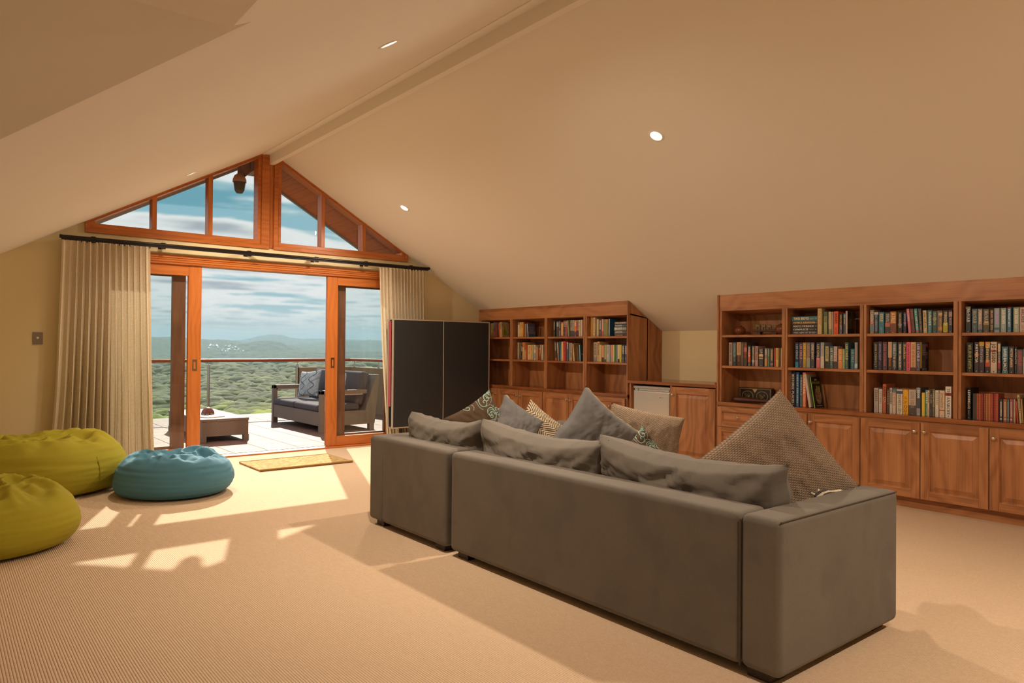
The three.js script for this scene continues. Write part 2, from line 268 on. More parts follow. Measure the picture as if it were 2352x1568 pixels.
// ---- recessed lights, each a glowing lens with its own lamp
M.lens = mat('lamp_lens', { color: 0xffffff, emissive: 0xfff4e4, emissiveIntensity: 2.2, roughness: 0.5 });
{
  const nL = new THREE.Vector3(0.56, -1, 0).normalize(), nR = new THREE.Vector3(-0.566, -1, 0).normalize();
  const spots = [[1.885, -3.41, 'recessed light high in the sloping ceiling beside the ridge beam, away from the windows'], [1.885, -7.2, 'recessed light just above the pane row of the triangular gable window'], [4.184, -3.49, 'recessed light in the broad slope high above the fridge and bookcases'], [4.184, -7.17, 'recessed light in the broad slope near the gable above the curtain end'], [1.885, 0.3, 'recessed light of the ceiling slope beside the dormer, behind the camera'], [4.184, 0.3, 'recessed light of the broad slope behind the camera']];
  for (const [x, z, label] of spots) {
    const R = x > RX, n = R ? nR : nL, y = R ? slopeR(x) : slopeL(x), t = thing('downlight', label, 'light', [x, y, z]);
    t.quaternion.setFromUnitVectors(new THREE.Vector3(0, -1, 0), n);
    part('trim_ring', new THREE.LatheGeometry([[0.044, 0.012], [0.046, -0.003], [0.05, -0.006], [0.06, -0.004], [0.062, 0.001]].map((p) => new THREE.Vector2(...p)), 40), M.white, t);
    const d = new THREE.CircleGeometry(0.045, 40); d.rotateX(Math.PI / 2); d.translate(0, -0.0015, 0); part('lens', d, M.lens, t);
    const s = new THREE.SpotLight(LAMP_COLOR, LAMP_LEVEL, 0, 1.35, 1); s.position.set(0, -0.012, 0); s.target.position.set(0, -1, 0); s.castShadow = true; s.shadow.radius = 2.2; s.name = 'downlight_lamp'; t.add(s, s.target);
  }
}

// ---- light switch
{
  const t = thing('light_switch', 'single grey light switch plate with a pale button on the yellow wall', 'switch', [0.782, 1.302, GZ]);
  const plate = mat('switch_plate', { color: 0x8d8378, roughness: 0.45, metalness: 0.2 });
  part('plate', new RoundedBoxGeometry(0.082, 0.118, 0.01, 2, 0.004).translate(0, 0, 0.005), plate, t);
  const b = cyl(0.01, 0.011, 0.006, 20); b.rotateX(Math.PI / 2); b.translate(0, 0.004, 0.012); part('button', b, M.white, t);
}
// ---- curtain rail and curtains
M.rail = mat('rail_black', { color: 0x231d1a, roughness: 0.35, metalness: 0.4 });
{
  const t = thing('curtain_rail', 'long black curtain rail on brackets over the sliding doors', 'curtain rail', [0, 2.291, -8.12]);
  part('pole', rod([0.94, 0, 0], [5.12, 0, 0], 0.0155, 20), M.rail, t);
  for (const [a, b] of [[0.935, 0.952], [5.11, 5.13]]) part('end_cap', rod([a, 0, 0], [b, 0, 0], 0.0185, 20), M.rail, t);
  part('glider_channel', bx(0.95, 5.11, -0.03, -0.012, -0.008, 0.008, 0), M.black, t);
  for (const x of [1.22, 1.86, 2.75, 3.55, 4.2, 4.85]) part('bracket', [bx(x - 0.02, x + 0.02, -0.006, 0.022, -0.13, 0.012, 0, 0.003), bx(x - 0.022, x + 0.022, -0.03, 0.03, -0.13, -0.122, 0), bx(x - 0.02, x + 0.02, -0.042, -0.032, -0.012, 0.012, 0)], M.rail, t);
  const gl = bx(-0.004, 0.004, -0.044, -0.028, -0.006, 0.006, 0);
  for (let k = 0; k < 30; k++) { const o = part('glider', gl, M.black, t); o.position.x = k < 17 ? 0.98 + k * 0.047 : 4.4 + (k - 17) * 0.05; }
}
const linenTex = tex(512, 512, (u, v) => { const a = vnoise(u * 180, v * 40, 3, 180, 40), b = vnoise(u * 40, v * 180, 4, 40, 180); return mix3([214, 198, 168], [236, 222, 196], 0.5 * a + 0.5 * b); }, true, [2.5, 2.5]);
M.linen = mat('curtain_linen', { map: linenTex, roughness: 0.95, transmission: 0.18, side: THREE.DoubleSide });
function curtain(label, x0, x1, b0, b1, lead, folds, seed) {
  const t = thing('curtain', label, 'curtain', [0, 0, -8.115]), r = rng(seed), H = 2.245, N = folds * 14, ph = [];
  for (let k = 0; k <= folds + 1; k++) ph.push([r(), r(), r()]);
  const f = (u, v) => {                                                         // v: 0 at the floor, 1 at the rail
    const drop = 1 - v, k = Math.min(folds - 1, Math.floor(u * folds)), q = u * folds - k, e = ph[k];
    const flare = ss(0.15, 1, drop), x = lerp(lerp(x0, x1, u), lerp(b0, b1, u), Math.pow(drop, 1.3));
    const amp = lerp(0.034, 0.07 + 0.035 * e[0], flare) * (u < lead ? 0.35 : 1);
    const wob = 0.02 * flare * (fbm(u * folds * 0.5 + seed, drop * 2.2, seed, 3) - 0.5) + (v < 0.14 ? 0.02 * (1 - v / 0.14) * (vnoise(u * folds, drop * 9, seed) - 0.5) : 0);
    const sway = 0.03 * flare * (vnoise(u * folds * 0.7, drop * 1.8, seed + 4) - 0.5);
    return [x + sway + 0.011 * Math.sin(q * 2 * Math.PI * 2) * (u < lead ? 0.2 : 1), 0.006 + v * H, amp * Math.sin(q * 2 * Math.PI) * (0.75 + 0.25 * e[1]) + wob * 2.2 + (v < 0.06 ? 0.01 * e[2] : 0)];
  };
  part('fabric', grid(N, 70, f, x1 - x0 > 0.7 ? 2 : 1.7, H), M.linen, t);
  part('heading_tape', grid(N, 2, (u, v) => { const a = f(u, 1 - 0.012 * (1 - v)); return [a[0], a[1] + 0.004, a[2] * 1.02]; }, 2, 0.03), M.linen, t);
  part('hem', grid(N, 2, (u, v) => { const a = f(u, 0.004 + v * 0.034); return [a[0], a[1], a[2] * 1.03 + 0.002]; }, 2, 0.08), M.linen, t);
}
curtain('wide cream linen curtain reaching the floor by the yellow wall and lime bean bag', 0.955, 1.735, 0.875, 1.8, 0.14, 14, 3);
curtain('cream linen curtain behind the folded table tennis table', 4.385, 5.05, 4.52, 5.11, 0.2, 14, 9);

// ================================================================ BUILT-IN BOOKCASES (local: x along the wall, z out into the room)
const FX = 6.04;
function knob(parent, x, y) {
  const g = new THREE.LatheGeometry([[0.0, 0.03], [0.009, 0.029], [0.0145, 0.024], [0.015, 0.019], [0.0105, 0.013], [0.006, 0.009], [0.0065, 0.003], [0.011, 0]].map((p) => new THREE.Vector2(...p)).reverse(), 20); g.rotateX(Math.PI / 2); g.translate(x, y, 0);
  return part('knob', g, M.nickel, parent);
}
function panelFront(name, parent, x0, x1, y0, y1, stile, kx, ky, m = M.walnut) {
  const w = x1 - x0, h = y1 - y0, g = new THREE.Group(); g.name = name; g.position.set(x0, y0, 0); parent.add(g);
  const f = [bx(0, stile, 0, h, 0.001, 0.021, 1, 0.0025), bx(w - stile, w, 0, h, 0.001, 0.021, 1, 0.0025), bx(stile, w - stile, 0, stile, 0.001, 0.0205, 0, 0.002), bx(stile, w - stile, h - stile, h, 0.001, 0.0205, 0, 0.002)];
  part('frame', f, m, g);
  const b = Math.min(0.045, h * 0.16), p = rings(w - 2 * stile + 0.004, h - 2 * stile + 0.004, [[0, 0.0195], [0.008, 0.012], [0.0085, 0.006], [b * 0.35, 0.006], [b, 0.0165], [b + 0.001, 0.019]], h > w * 0.8 ? 1 : 0); p.translate(stile - 0.002, stile - 0.002, 0);
  part('raised_panel', p, m, g);
  if (kx !== undefined) { const k = knob(g, kx, ky); k.position.z = 0.021; }
  return g;
}
function bookcase(label, z0, L, bays, fronts, endPanels) {
  const t = thing('bookcase', label, 'bookcase', [FX, 0, z0], -Math.PI / 2, 'built-in walnut bookcases');
  const P = (n, g, m = M.walnut) => part(n, g, m, t);
  const top = (d) => slopeR(FX + d) - 0.004;
  P('cornice', bx(endPanels[0] ? 0.018 : 0, L - (endPanels[1] ? 0.018 : 0), 1.627, 1.787, -0.028, -0.008, 0, 0.003));
  P('back_panel', bx(0, L, 0.735, 1.6, -0.335, -0.32, 1), M.walnutDark);
  P('top_panel', prism([[0.03, 1.627], [0.32, 1.595], [0.32, 1.605], [0.03, 1.645]], 0, L, 2).rotateY(Math.PI / 2), M.walnutDark);
  P('worktop', bx(0.0, L, 0.7, 0.735, -0.34, 0.006, 0, 0.003), M.counter);
  P('plinth', bx(0, L, 0, 0.09, -0.07, -0.05, 0));
  P('carcass', [bx(0, L, 0.088, 0.1, -0.5, -0.002, 0), bx(0, L, 0.685, 0.702, -0.5, -0.006, 0), bx(0, L, 0.1, 0.69, -0.52, -0.5)], M.walnutDark);
  const side = (x0, x1) => { const g = prism([[0, 0], [0.588, 0], [0.588, top(0.588)], [0, top(0)]], 0, x1 - x0, 1, [], 0.001); g.rotateY(Math.PI / 2); g.translate(x0, 0, 0.004); return g; };
  if (endPanels[0]) P('end_panel', side(0, 0.018)); if (endPanels[1]) P('end_panel', side(L - 0.018, L));
  bays.forEach((b, k) => {                                                      // b = [left, right] edges of the clear opening
    if (k) { const a = bays[k - 1][1]; P('divider', [bx(a, a + 0.03, 0.735, 1.63, -0.32, -0.008, 1, 0.002), bx(a + 0.034, b[0], 0.735, 1.63, -0.32, -0.008, 1, 0.002)]); }
    else P('divider', bx(endPanels[0] ? 0.02 : 0, b[0], 0.735, 1.63, -0.32, -0.01, 1, 0.002));
    if (k === bays.length - 1) P('divider', bx(b[1], endPanels[1] ? L - 0.018 : L, 0.735, 1.63, -0.32, -0.01, 1, 0.002));
    for (const y of [1.391, 1.09]) P('shelf', bx(b[0], b[1], y - 0.023, y, -0.318, -0.016, 0, 0.002));
  });
  for (const [kind, a, b, ...r] of fronts) {
    if (kind === 'door') panelFront('door', t, a + 0.002, b - 0.002, 0.092, 0.688, 0.062, r[0] === 'l' ? 0.032 : b - a - 0.036, 0.526);
    else { let y = 0.688; for (const h of [0.195, 0.195, 0.198]) { panelFront('drawer', t, a + 0.002, b - 0.002, y - h + 0.003, y, 0.045, (b - a) / 2, h / 2); y -= h; } }
  }
  return t;
}
// the corner bookcase runs from the gable to the fridge
const bc1 = bookcase('built-in walnut bookcase in the corner between the gable wall and the silver fridge', -8.245, 2.825,
  [[0.05, 0.703], [0.76, 1.405], [1.455, 2.105], [2.165, 2.802]].map(([a, b]) => [a, b]),
  [['door', 0.0, 0.465, 'r'], ['door', 0.467, 0.933, 'r'], ['door', 0.935, 1.4, 'l'], ['door', 1.41, 1.89, 'r'], ['door', 1.892, 2.345, 'l'], ['drawers', 2.35, 2.802]], [false, true]);
const bc2 = bookcase('long built-in walnut bookcase beyond the sofa with raised-panel doors below', -4.25, 3.56,
  [[0.045, 0.69], [0.745, 1.4], [1.455, 2.11], [2.165, 2.82], [2.875, 3.52]],
  [['drawers', 0.022, 0.487], ['door', 0.489, 0.953, 'r'], ['door', 0.955, 1.419, 'l'], ['door', 1.421, 1.886, 'r'], ['door', 1.888, 2.356, 'l'], ['door', 2.358, 2.823, 'l'], ['door', 2.825, 3.29, 'r'], ['door', 3.292, 3.54, 'l']], [true, true]);

// ---- counter with the fridge bay
{
  const t = thing('counter_cabinet', 'low walnut counter cabinet with one tall raised-panel door beside the fridge', 'cabinet', [FX, 0, -5.42], -Math.PI / 2), L = 1.168;
  part('worktop', bx(0.0, L, 0.864, 0.897, -0.588, 0.012, 0, 0.004), M.counter, t);
  part('side_panel', bx(0.022, 0.042, 0, 0.864, -0.585, -0.004, 1, 0.001), M.walnut, t); part('side_panel', bx(0.592, 0.612, 0, 0.864, -0.585, 0.0, 1, 0.001), M.walnut, t); part('side_panel', bx(L - 0.02, L, 0, 0.864, -0.585, -0.004, 1, 0.001), M.walnut, t);
  part('plinth', bx(0.612, L - 0.02, 0, 0.09, -0.075, -0.055, 0), M.walnut, t);
  part('carcass', [bx(0.612, L - 0.02, 0.085, 0.1, -0.58, -0.004, 0), bx(0.612, L - 0.02, 0.1, 0.864, -0.585, -0.57)], M.walnutDark, t);
  panelFront('door', t, 0.616, L - 0.006, 0.088, 0.855, 0.068, 0.03, 0.685);
}
{
  const t = thing('bar_fridge', 'silver bar fridge under the walnut counter', 'fridge', [FX + 0.03, 0, -5.37], -Math.PI / 2);
  const silver = mat('fridge_door', { color: 0xd6d0c8, roughness: 0.3, metalness: 0.75, anisotropy: 0.6, bumpMap: tex(256, 256, (u, v) => 128 + 60 * (vnoise(u * 250, v * 6, 2, 250, 6) - 0.5), false, [3, 1]), bumpScale: 0.0002 });
  const grey = mat('fridge_body', { color: 0xb9b4aa, roughness: 0.45 });
  part('cabinet', bx(0.01, 0.508, 0.02, 0.835, -0.52, -0.05, 1, 0.006), grey, t);
  part('door', [bx(0.006, 0.512, 0.025, 0.788, -0.045, 0.0, 1, 0.012), bx(0.006, 0.512, 0.775, 0.79, -0.045, -0.004, 1, 0.004)], silver, t);
  part('top_cap', bx(0.004, 0.514, 0.812, 0.84, -0.52, -0.004, 0, 0.005), grey, t);
  const chrome = mat('fridge_chrome', { color: 0xe4e4e2, roughness: 0.12, metalness: 1 });
  part('grip_trim', [bx(0.012, 0.506, 0.79, 0.812, -0.05, -0.016, 0, 0.004), bx(0.02, 0.07, 0.79, 0.811, -0.02, -0.008, 0, 0.003), bx(0.44, 0.5, 0.79, 0.811, -0.02, -0.008, 0, 0.003)], chrome, t);
  const badge = canvasTex(256, 48, (c, w, h) => { c.fillStyle = '#d2ccc4'; c.fillRect(0, 0, w, h); c.fillStyle = '#3a3836'; c.fillRect(8, 8, 30, 32); c.fillRect(46, 8, 18, 32); c.fillStyle = '#6f6b66'; c.font = 'bold 34px sans-serif'; c.fillText('EPSON', 76, 38); });
  const b = new THREE.PlaneGeometry(0.07, 0.012); b.translate(0.41, 0.725, 0.0008); part('badge', b, mat('badge', { map: badge, roughness: 0.4 }), t, 'small dark maker badge');
  for (const x of [0.04, 0.47]) part('foot', cyl(0.016, 0.018, 0.026, 12).translate(x, 0.013, -0.08), M.black, t);
}

// ================================================================ BOOKS
const CW = 56, CH = 288, COLS = 36;                                               // cells of the print sheet
const spineCanvas = document.createElement('canvas'); spineCanvas.width = spineCanvas.height = 2048;
const sc2 = spineCanvas.getContext('2d'); sc2.fillStyle = '#444'; sc2.fillRect(0, 0, 2048, 2048);
const M_print = mat('book_print', { roughness: 0.5 }), M_page = mat('book_pages', { color: 0xd8c9a8, roughness: 0.9 });
let cellNo = 0;
const covers = { exit: 0, salad: 1, blue: 2, bird: 3, olive: 4, tan: 5, teal: 6, deep: 7 };
/** paints a spine (base, bands, lettering running down) and returns its place in the print sheet */
function printSpine(base, ink, text, e) {
  const n = cellNo++, cx = (n % COLS) * CW, cy = Math.floor(n / COLS) * CH, c = sc2;
  c.save(); c.beginPath(); c.rect(cx, cy, CW, CH); c.clip(); c.fillStyle = base; c.fillRect(cx, cy, CW, CH);
  const x = cx + 4, y = cy + 4, w = CW - 8, h = CH - 8;
  for (const [a, b, col] of e.b ?? []) { c.fillStyle = col; c.fillRect(x, y + a * h, w, (b - a) * h); }
  if (e.v) { c.fillStyle = ink; for (const k of [0.12, 0.3, 0.48, 0.66, 0.84]) { c.globalAlpha = 0.4; c.fillRect(x, y + k * h, w, 3); c.globalAlpha = 0.25; c.fillRect(x + w * 0.25, y + k * h + 18, w * 0.5, 12); } c.globalAlpha = 1; }
  if (e.s) { c.fillStyle = '#c9b998'; c.fillRect(x + w * 0.3, y + h * 0.12, w * 0.42, h * 0.66); c.beginPath(); c.ellipse(x + w / 2, y + h * 0.88, w * 0.36, h * 0.045, 0, 0, 7); c.fill(); c.fillStyle = '#4a4030'; c.save(); c.translate(x + w * 0.52, y + h * 0.16); c.rotate(Math.PI / 2); c.font = '14px serif'; c.fillText('ADVENTURE', 0, 4, h * 0.58); c.restore(); }
  if (text) {
    c.fillStyle = ink; c.textAlign = 'left'; c.textBaseline = 'middle';
    if (e.stack) { c.textAlign = 'center'; c.font = '44px serif'; text.split(' ').forEach((q, k) => c.fillText(q, x + w / 2, y + h * (0.34 + k * 0.17))); }
    else { const serif = /[a-z]/.test(text) || /THE|WHITE|PACIFIC|GREAT/.test(text), long = text.length > 9; c.save(); c.translate(x + w / 2, y + h * 0.07); c.rotate(Math.PI / 2); c.font = (long ? 'bold 32px ' : 'bold 40px ') + (serif ? 'serif' : 'sans-serif'); c.fillText(text, 0, 0, h * (long ? 0.84 : 0.6)); c.restore(); if (!long && !e.b) { c.save(); c.translate(x + w / 2, y + h * 0.7); c.rotate(Math.PI / 2); c.globalAlpha = 0.7; c.fillRect(0, -4, h * 0.2, 3); c.fillRect(0, 4, h * 0.14, 3); c.restore(); } }
    c.globalAlpha = 0.8; c.beginPath(); c.arc(x + w / 2, y + h * 0.95, 5, 0, 7); c.fill(); c.globalAlpha = 1;
  }
  c.restore();
  return { u0: (cx + 4) / 2048, u1: (cx + CW - 4) / 2048, v0: 1 - (cy + CH - 4) / 2048, v1: 1 - (cy + 4) / 2048, su: (cx + 1.5) / 2048, sv: 1 - (cy + 1.5) / 2048, s2: 1 - (cy + CH - 1.5) / 2048 };
}
function printCover(kind) {
  const n = covers[kind], cx = n * 256, cy = 2048 - 320, w = 256, h = 320, c = sc2, W = (t, y, f, col, mw = 220) => { c.fillStyle = col; c.font = f; c.textAlign = 'center'; c.textBaseline = 'middle'; c.fillText(t, cx + w / 2, cy + y, mw); };
  c.save(); c.beginPath(); c.rect(cx, cy, w, h); c.clip();
  const r = rng(n + 50), F = (col) => { c.fillStyle = col; c.fillRect(cx, cy, w, h); };
  if (kind === 'exit') {
    F('#151218'); for (let k = 0; k < 40; k++) { c.fillStyle = 'rgba(90,70,92,0.12)'; c.beginPath(); c.ellipse(cx + 200 * r() + 60, cy + 110 + 150 * r(), 50, 26, 0, 0, 7); c.fill(); }
    W('REACHER', 34, 'bold 30px sans-serif', '#e8e4e0', 140); c.fillStyle = '#b5502c'; c.beginPath(); c.arc(cx + 206, cy + 34, 26, 0, 7); c.fill(); W('L E E', 80, '44px sans-serif', '#cfcac8'); W('C H I L D', 126, '48px sans-serif', '#cfcac8'); c.fillStyle = '#8a8480'; c.fillRect(cx + 20, cy + 152, 216, 2); W('ANDREW CHILD', 172, '24px sans-serif', '#b8b2ae');
    c.fillStyle = '#0a080b'; c.beginPath(); c.ellipse(cx + 140, cy + 228, 20, 38, 0, 0, 7); c.arc(cx + 140, cy + 192, 11, 0, 7); c.fill(); c.strokeStyle = '#c06a2c'; c.lineWidth = 6; c.beginPath(); c.ellipse(cx + 58, cy + 222, 20, 22, 0, 0, 7); c.stroke(); W('EXIT', 272, '32px sans-serif', '#e8e4e0'); W('STRATEGY', 302, '32px sans-serif', '#e8e4e0');
  } else if (kind === 'salad') {
    F('#141512'); W('taste', 28, 'bold 30px sans-serif', '#e8e4dc'); W('SUPER SALADS', 62, 'bold 36px sans-serif', '#a8b432'); c.fillStyle = '#b8b8ac'; c.beginPath(); c.ellipse(cx + 146, cy + 196, 80, 88, 0, 0, 7); c.fill();
    for (let k = 0; k < 170; k++) { c.save(); const a = r() * 6.3, q = Math.sqrt(r()); c.translate(cx + 140 + 72 * q * Math.cos(a), cy + 194 + 82 * q * Math.sin(a)); c.rotate(r() * 3); c.fillStyle = ['#a8663a', '#7a4426', '#c89a62', '#5a3420', '#6a7a2c'][k % 5]; c.fillRect(-14, -3, 28, 6); c.restore(); }
    c.fillStyle = '#8cc03c'; c.beginPath(); c.ellipse(cx + 196, cy + 128, 26, 34, 0.3, 0, 7); c.fill(); c.fillStyle = '#a8a030'; c.beginPath(); c.ellipse(cx + 136, cy + 112, 24, 22, 0, 0, 7); c.fill(); c.fillStyle = '#d8d4cc'; c.fillRect(cx + 60, cy + 300, 150, 5);
  } else if (kind === 'blue') { F('#555c80'); c.fillStyle = '#7d7a88'; c.fillRect(cx, cy + 190, w, 60); c.fillStyle = '#356a80'; c.fillRect(cx, cy + 250, w, 70); W('THE WISE', 90, '34px serif', '#b8b4c0'); W('BEFORE', 130, '34px serif', '#b8b4c0'); W('WINTER', 170, '34px serif', '#b8b4c0'); }
  else if (kind === 'bird') { F('#c6a670'); for (let k = 0; k < 120; k++) { c.strokeStyle = ['#5a4a30', '#8a3c2a', '#4a5a30'][k % 3]; c.lineWidth = 3; c.beginPath(); c.arc(cx + 256 * r(), cy + 320 * r(), 6 + 14 * r(), r() * 6, r() * 6); c.stroke(); } c.fillStyle = '#7f9420'; c.beginPath(); c.ellipse(cx + 110, cy + 220, 62, 74, 0, 0, 7); c.fill(); c.fillRect(cx + 90, cy + 80, 34, 100); }
  else if (kind === 'olive') { F('#4a4020'); c.fillStyle = '#14100c'; c.beginPath(); c.moveTo(cx, cy); c.lineTo(cx + 110, cy + 40); c.lineTo(cx + 20, cy + 140); c.fill(); c.fillRect(cx, cy + 250, w, 70); for (let k = 0; k < 40; k++) { c.fillStyle = 'rgba(110,96,46,0.25)'; c.fillRect(cx + 256 * r(), cy + 130 + 110 * r(), 60, 5); } W('AFRICA', 120, '36px serif', '#80703c'); }
  else if (kind === 'tan') F('#b88848'); else if (kind === 'teal') { F('#33505a'); c.fillStyle = '#8a7c70'; c.fillRect(cx + 20, cy + 170, 90, 24); } else { F('#16587a'); c.strokeStyle = '#8a8070'; c.lineWidth = 3; for (let k = 0; k < 12; k++) { c.beginPath(); c.arc(cx + 60 + 160 * r(), cy + 60 + 200 * r(), 14, 0, 4); c.stroke(); } }
  c.restore(); return { u0: cx / 2048, u1: (cx + w) / 2048, v0: 1 - (cy + h) / 2048, v1: 1 - cy / 2048 };
}
function bookParts(o, t, h, d, P, cover) {
  const c = Math.min(0.0022, t * 0.2), gs = [bx(0, t, 0, h, -c, 0, 1, Math.min(0.003, t * 0.25)), bx(0, c, 0, h, -d, -0.001), bx(t - c, t, 0, h, -d, -0.001)];
  gs.forEach((g, gi) => {
    const p = g.attributes.position, n = g.attributes.normal, uv = g.attributes.uv;
    for (let i = 0; i < p.count; i++) {
      if (gi === 0 && n.getZ(i) > 0.3) uv.setXY(i, lerp(P.u0, P.u1, Math.min(1, Math.max(0, p.getX(i) / t))), lerp(P.v0, P.v1, p.getY(i) / h));
      else if (gi === 2 && n.getX(i) > 0.5 && cover) uv.setXY(i, lerp(cover.u0, cover.u1, -p.getZ(i) / d), lerp(cover.v0, cover.v1, p.getY(i) / h));
      else uv.setXY(i, P.su, p.getY(i) > h / 2 ? P.sv : P.sv);
    }
  });
  part('cover', gs, M_print, o);
  if (t > 0.008) part('page_block', bx(c, t - c, 0.002, h - 0.003, -d + 0.003, -c), M_page, o);
}
const BAYS = ['first', 'second', 'third', 'fourth'], SHELF_Y = { top: 1.391, middle: 1.09, bottom: 0.735 }, br = rng(77);
function shelfOfBooks(no, bay, row, rows) {
  const z0 = no === 1 ? -8.24 : -4.25, where = `, ${row} shelf, ${BAYS[bay - 1]} bay, ${no === 1 ? 'corner' : 'long'} bookcase`, group = `books on the ${row} shelf, ${BAYS[bay - 1]} bay, ${no === 1 ? 'corner' : 'long'} bookcase`;
  const y = SHELF_Y[row] + 0.0008, back = row === 'bottom' ? 0.07 : 0.05;
  for (const r of rows) {
    if (r.stack) {
      let yy = y;
      for (const [t, base, ink, text, look] of [...r.stack].reverse()) {
        const w = r.w * (0.97 + 0.03 * br()), o = thing('book', look + where, 'book', [FX + back + 0.01 * br(), yy, z0 + r.x], -Math.PI / 2, group);
        const inner = new THREE.Group(); const P = printSpine(base, ink, text, {});
        bookParts(o, t - 0.003, w, 0.13, P); for (const m of o.children) { m.geometry = m.geometry.clone(); m.geometry.rotateZ(Math.PI / 2); m.geometry.translate(w, 0, 0); }   // laid on its side, spine out
        yy += t - 0.002;
      }
      continue;
    }
    const [x, t, h, base, ink, text, look, e = {}] = r, d = (h > 0.22 ? 0.155 : 0.125) + 0.012 * br();
    const o = thing('book', look + where, 'book', [FX + back + 0.012 * br(), y, z0 + x], -Math.PI / 2, group);
    bookParts(o, t, h, d, printSpine(base, ink, text, e), e.c && printCover(e.c));
    if (e.l) o.rotateZ(e.l * Math.PI / 180);
  }
}
shelfOfBooks(2,1,'middle',[
  [0.100,0.038,0.227,'#a58e84','#4a3b38','DANIEL SILVA','mauve paperback with dark lettering'],
  [0.142,0.035,0.228,'#587074','#93a8ab','DANIEL SILVA','slate green paperback with pale lettering',{b:[[.6,1,"#2c3634"]]}],
  [0.183,0.045,0.231,'#c0a57a','#b4653f','DANIEL SILVA','cream over brown thick paperback',{b:[[.55,1,"#40301f"]]}],
  [0.231,0.029,0.228,'#5d4f42','#94734f','DONOVAN','brown paperback with tan lettering'],
  [0.268,0.032,0.229,'#50443a','#d4472f','THE DEAL','brown paperback with red title and pink figure',{b:[[.22,.4,"#b98078"]]}],
  [0.308,0.027,0.196,'#55565a','#e8e2da','KILLER','grey paperback with an orange stripe',{b:[[.25,.8,"#d2603f"]]}],
  [0.351,0.029,0.195,'#676158','#cfc8ba','NIGHT SCHOOL','smoky grey paperback with white lettering',{b:[[.7,.8,"#b8b2a8"]]}],
  [0.391,0.028,0.193,'#b89488','#5d3332','PAST TENSE','dusty pink paperback with maroon lettering'],
  [0.430,0.045,0.174,'#4a4950','#d8cfa8','S P Q','thick charcoal book with stacked cream title',{b:[[.34,.46,"#d9bd80"],[.52,.58,"#b7a87a"]]}],
  [0.487,0.025,0.174,'#93877c','#e6ded2','NEIL','grey paperback with orange foot',{b:[[.55,.95,"#dc943f"]]}],
  [0.521,0.020,0.174,'#5a7a62','#a3bd9c','EDEN','moss green paperback'],
  [0.546,0.032,0.175,'#4d5462','#e4b26a','DHAMMA','steel blue paperback with tan lettering',{b:[[.82,.9,"#b9785a"]]}],
  [0.589,0.010,0.176,'#da6238','#fff0d8','','very thin orange paperback'],
  [0.605,0.027,0.176,'#d0b070','#7a6844','AUGUST','straw yellow paperback'],
  [0.654,0.006,0.176,'#e6dabf','#888','','very thin ivory paperback']]);
shelfOfBooks(2,2,'top',[
  {stack:[[0.042,'#3f7184','#e8dcae','TWO BOYS','teal paperback topping the pile'],
    [0.035,'#524339','#e6c47c','PATRICK ROBINSON','brown paperback with yellow lettering, second down in pile'],
    [0.033,'#3e3531','#f0e0c8','NICCI FRENCH','dark brown paperback with cream lettering, mid pile'],
    [0.029,'#3c3834','#dfe6e8','COMPLICIT','black paperback with silver title, fourth in pile'],
    [0.032,'#48424c','#d8ccb8','THE ART OF WAR','plum grey paperback at the bottom of pile']],x:0.760,w:0.247},
  [1.008,0.037,0.229,'#cdb984','#c4683a','PACIFIC','tall straw coloured book with orange lettering'],
  [1.063,0.028,0.196,'#979c68','#4c5236','OLIVE','olive book with teal head band',{b:[[0,.2,"#54706f"]]}],
  [1.103,0.027,0.195,'#cdb08a','#8c7254','','beige book with green foot band',{b:[[.78,1,"#8e9a70"]]}],
  [1.133,0.012,0.194,'#ad9f95','#6a6058','','thin stone grey paperback'],
  [1.150,0.039,0.196,'#e8642c','#3a1c10','WEARY','bright orange book with black lettering'],
  [1.203,0.025,0.176,'#403635','#e4bb4c','KEN FOLLETT','dark paperback with yellow lettering',{b:[[.55,1,"#54657c"]]}],
  [1.236,0.019,0.175,'#50535b','#c8ccd2','SILENT','slate paperback with pale lettering',{b:[[0,.18,"#5d7f98"]]}],
  [1.258,0.015,0.196,'#c2b0a0','#7a6a60','','thin pale pink book with dark olive cover',{c:"olive"}]]);
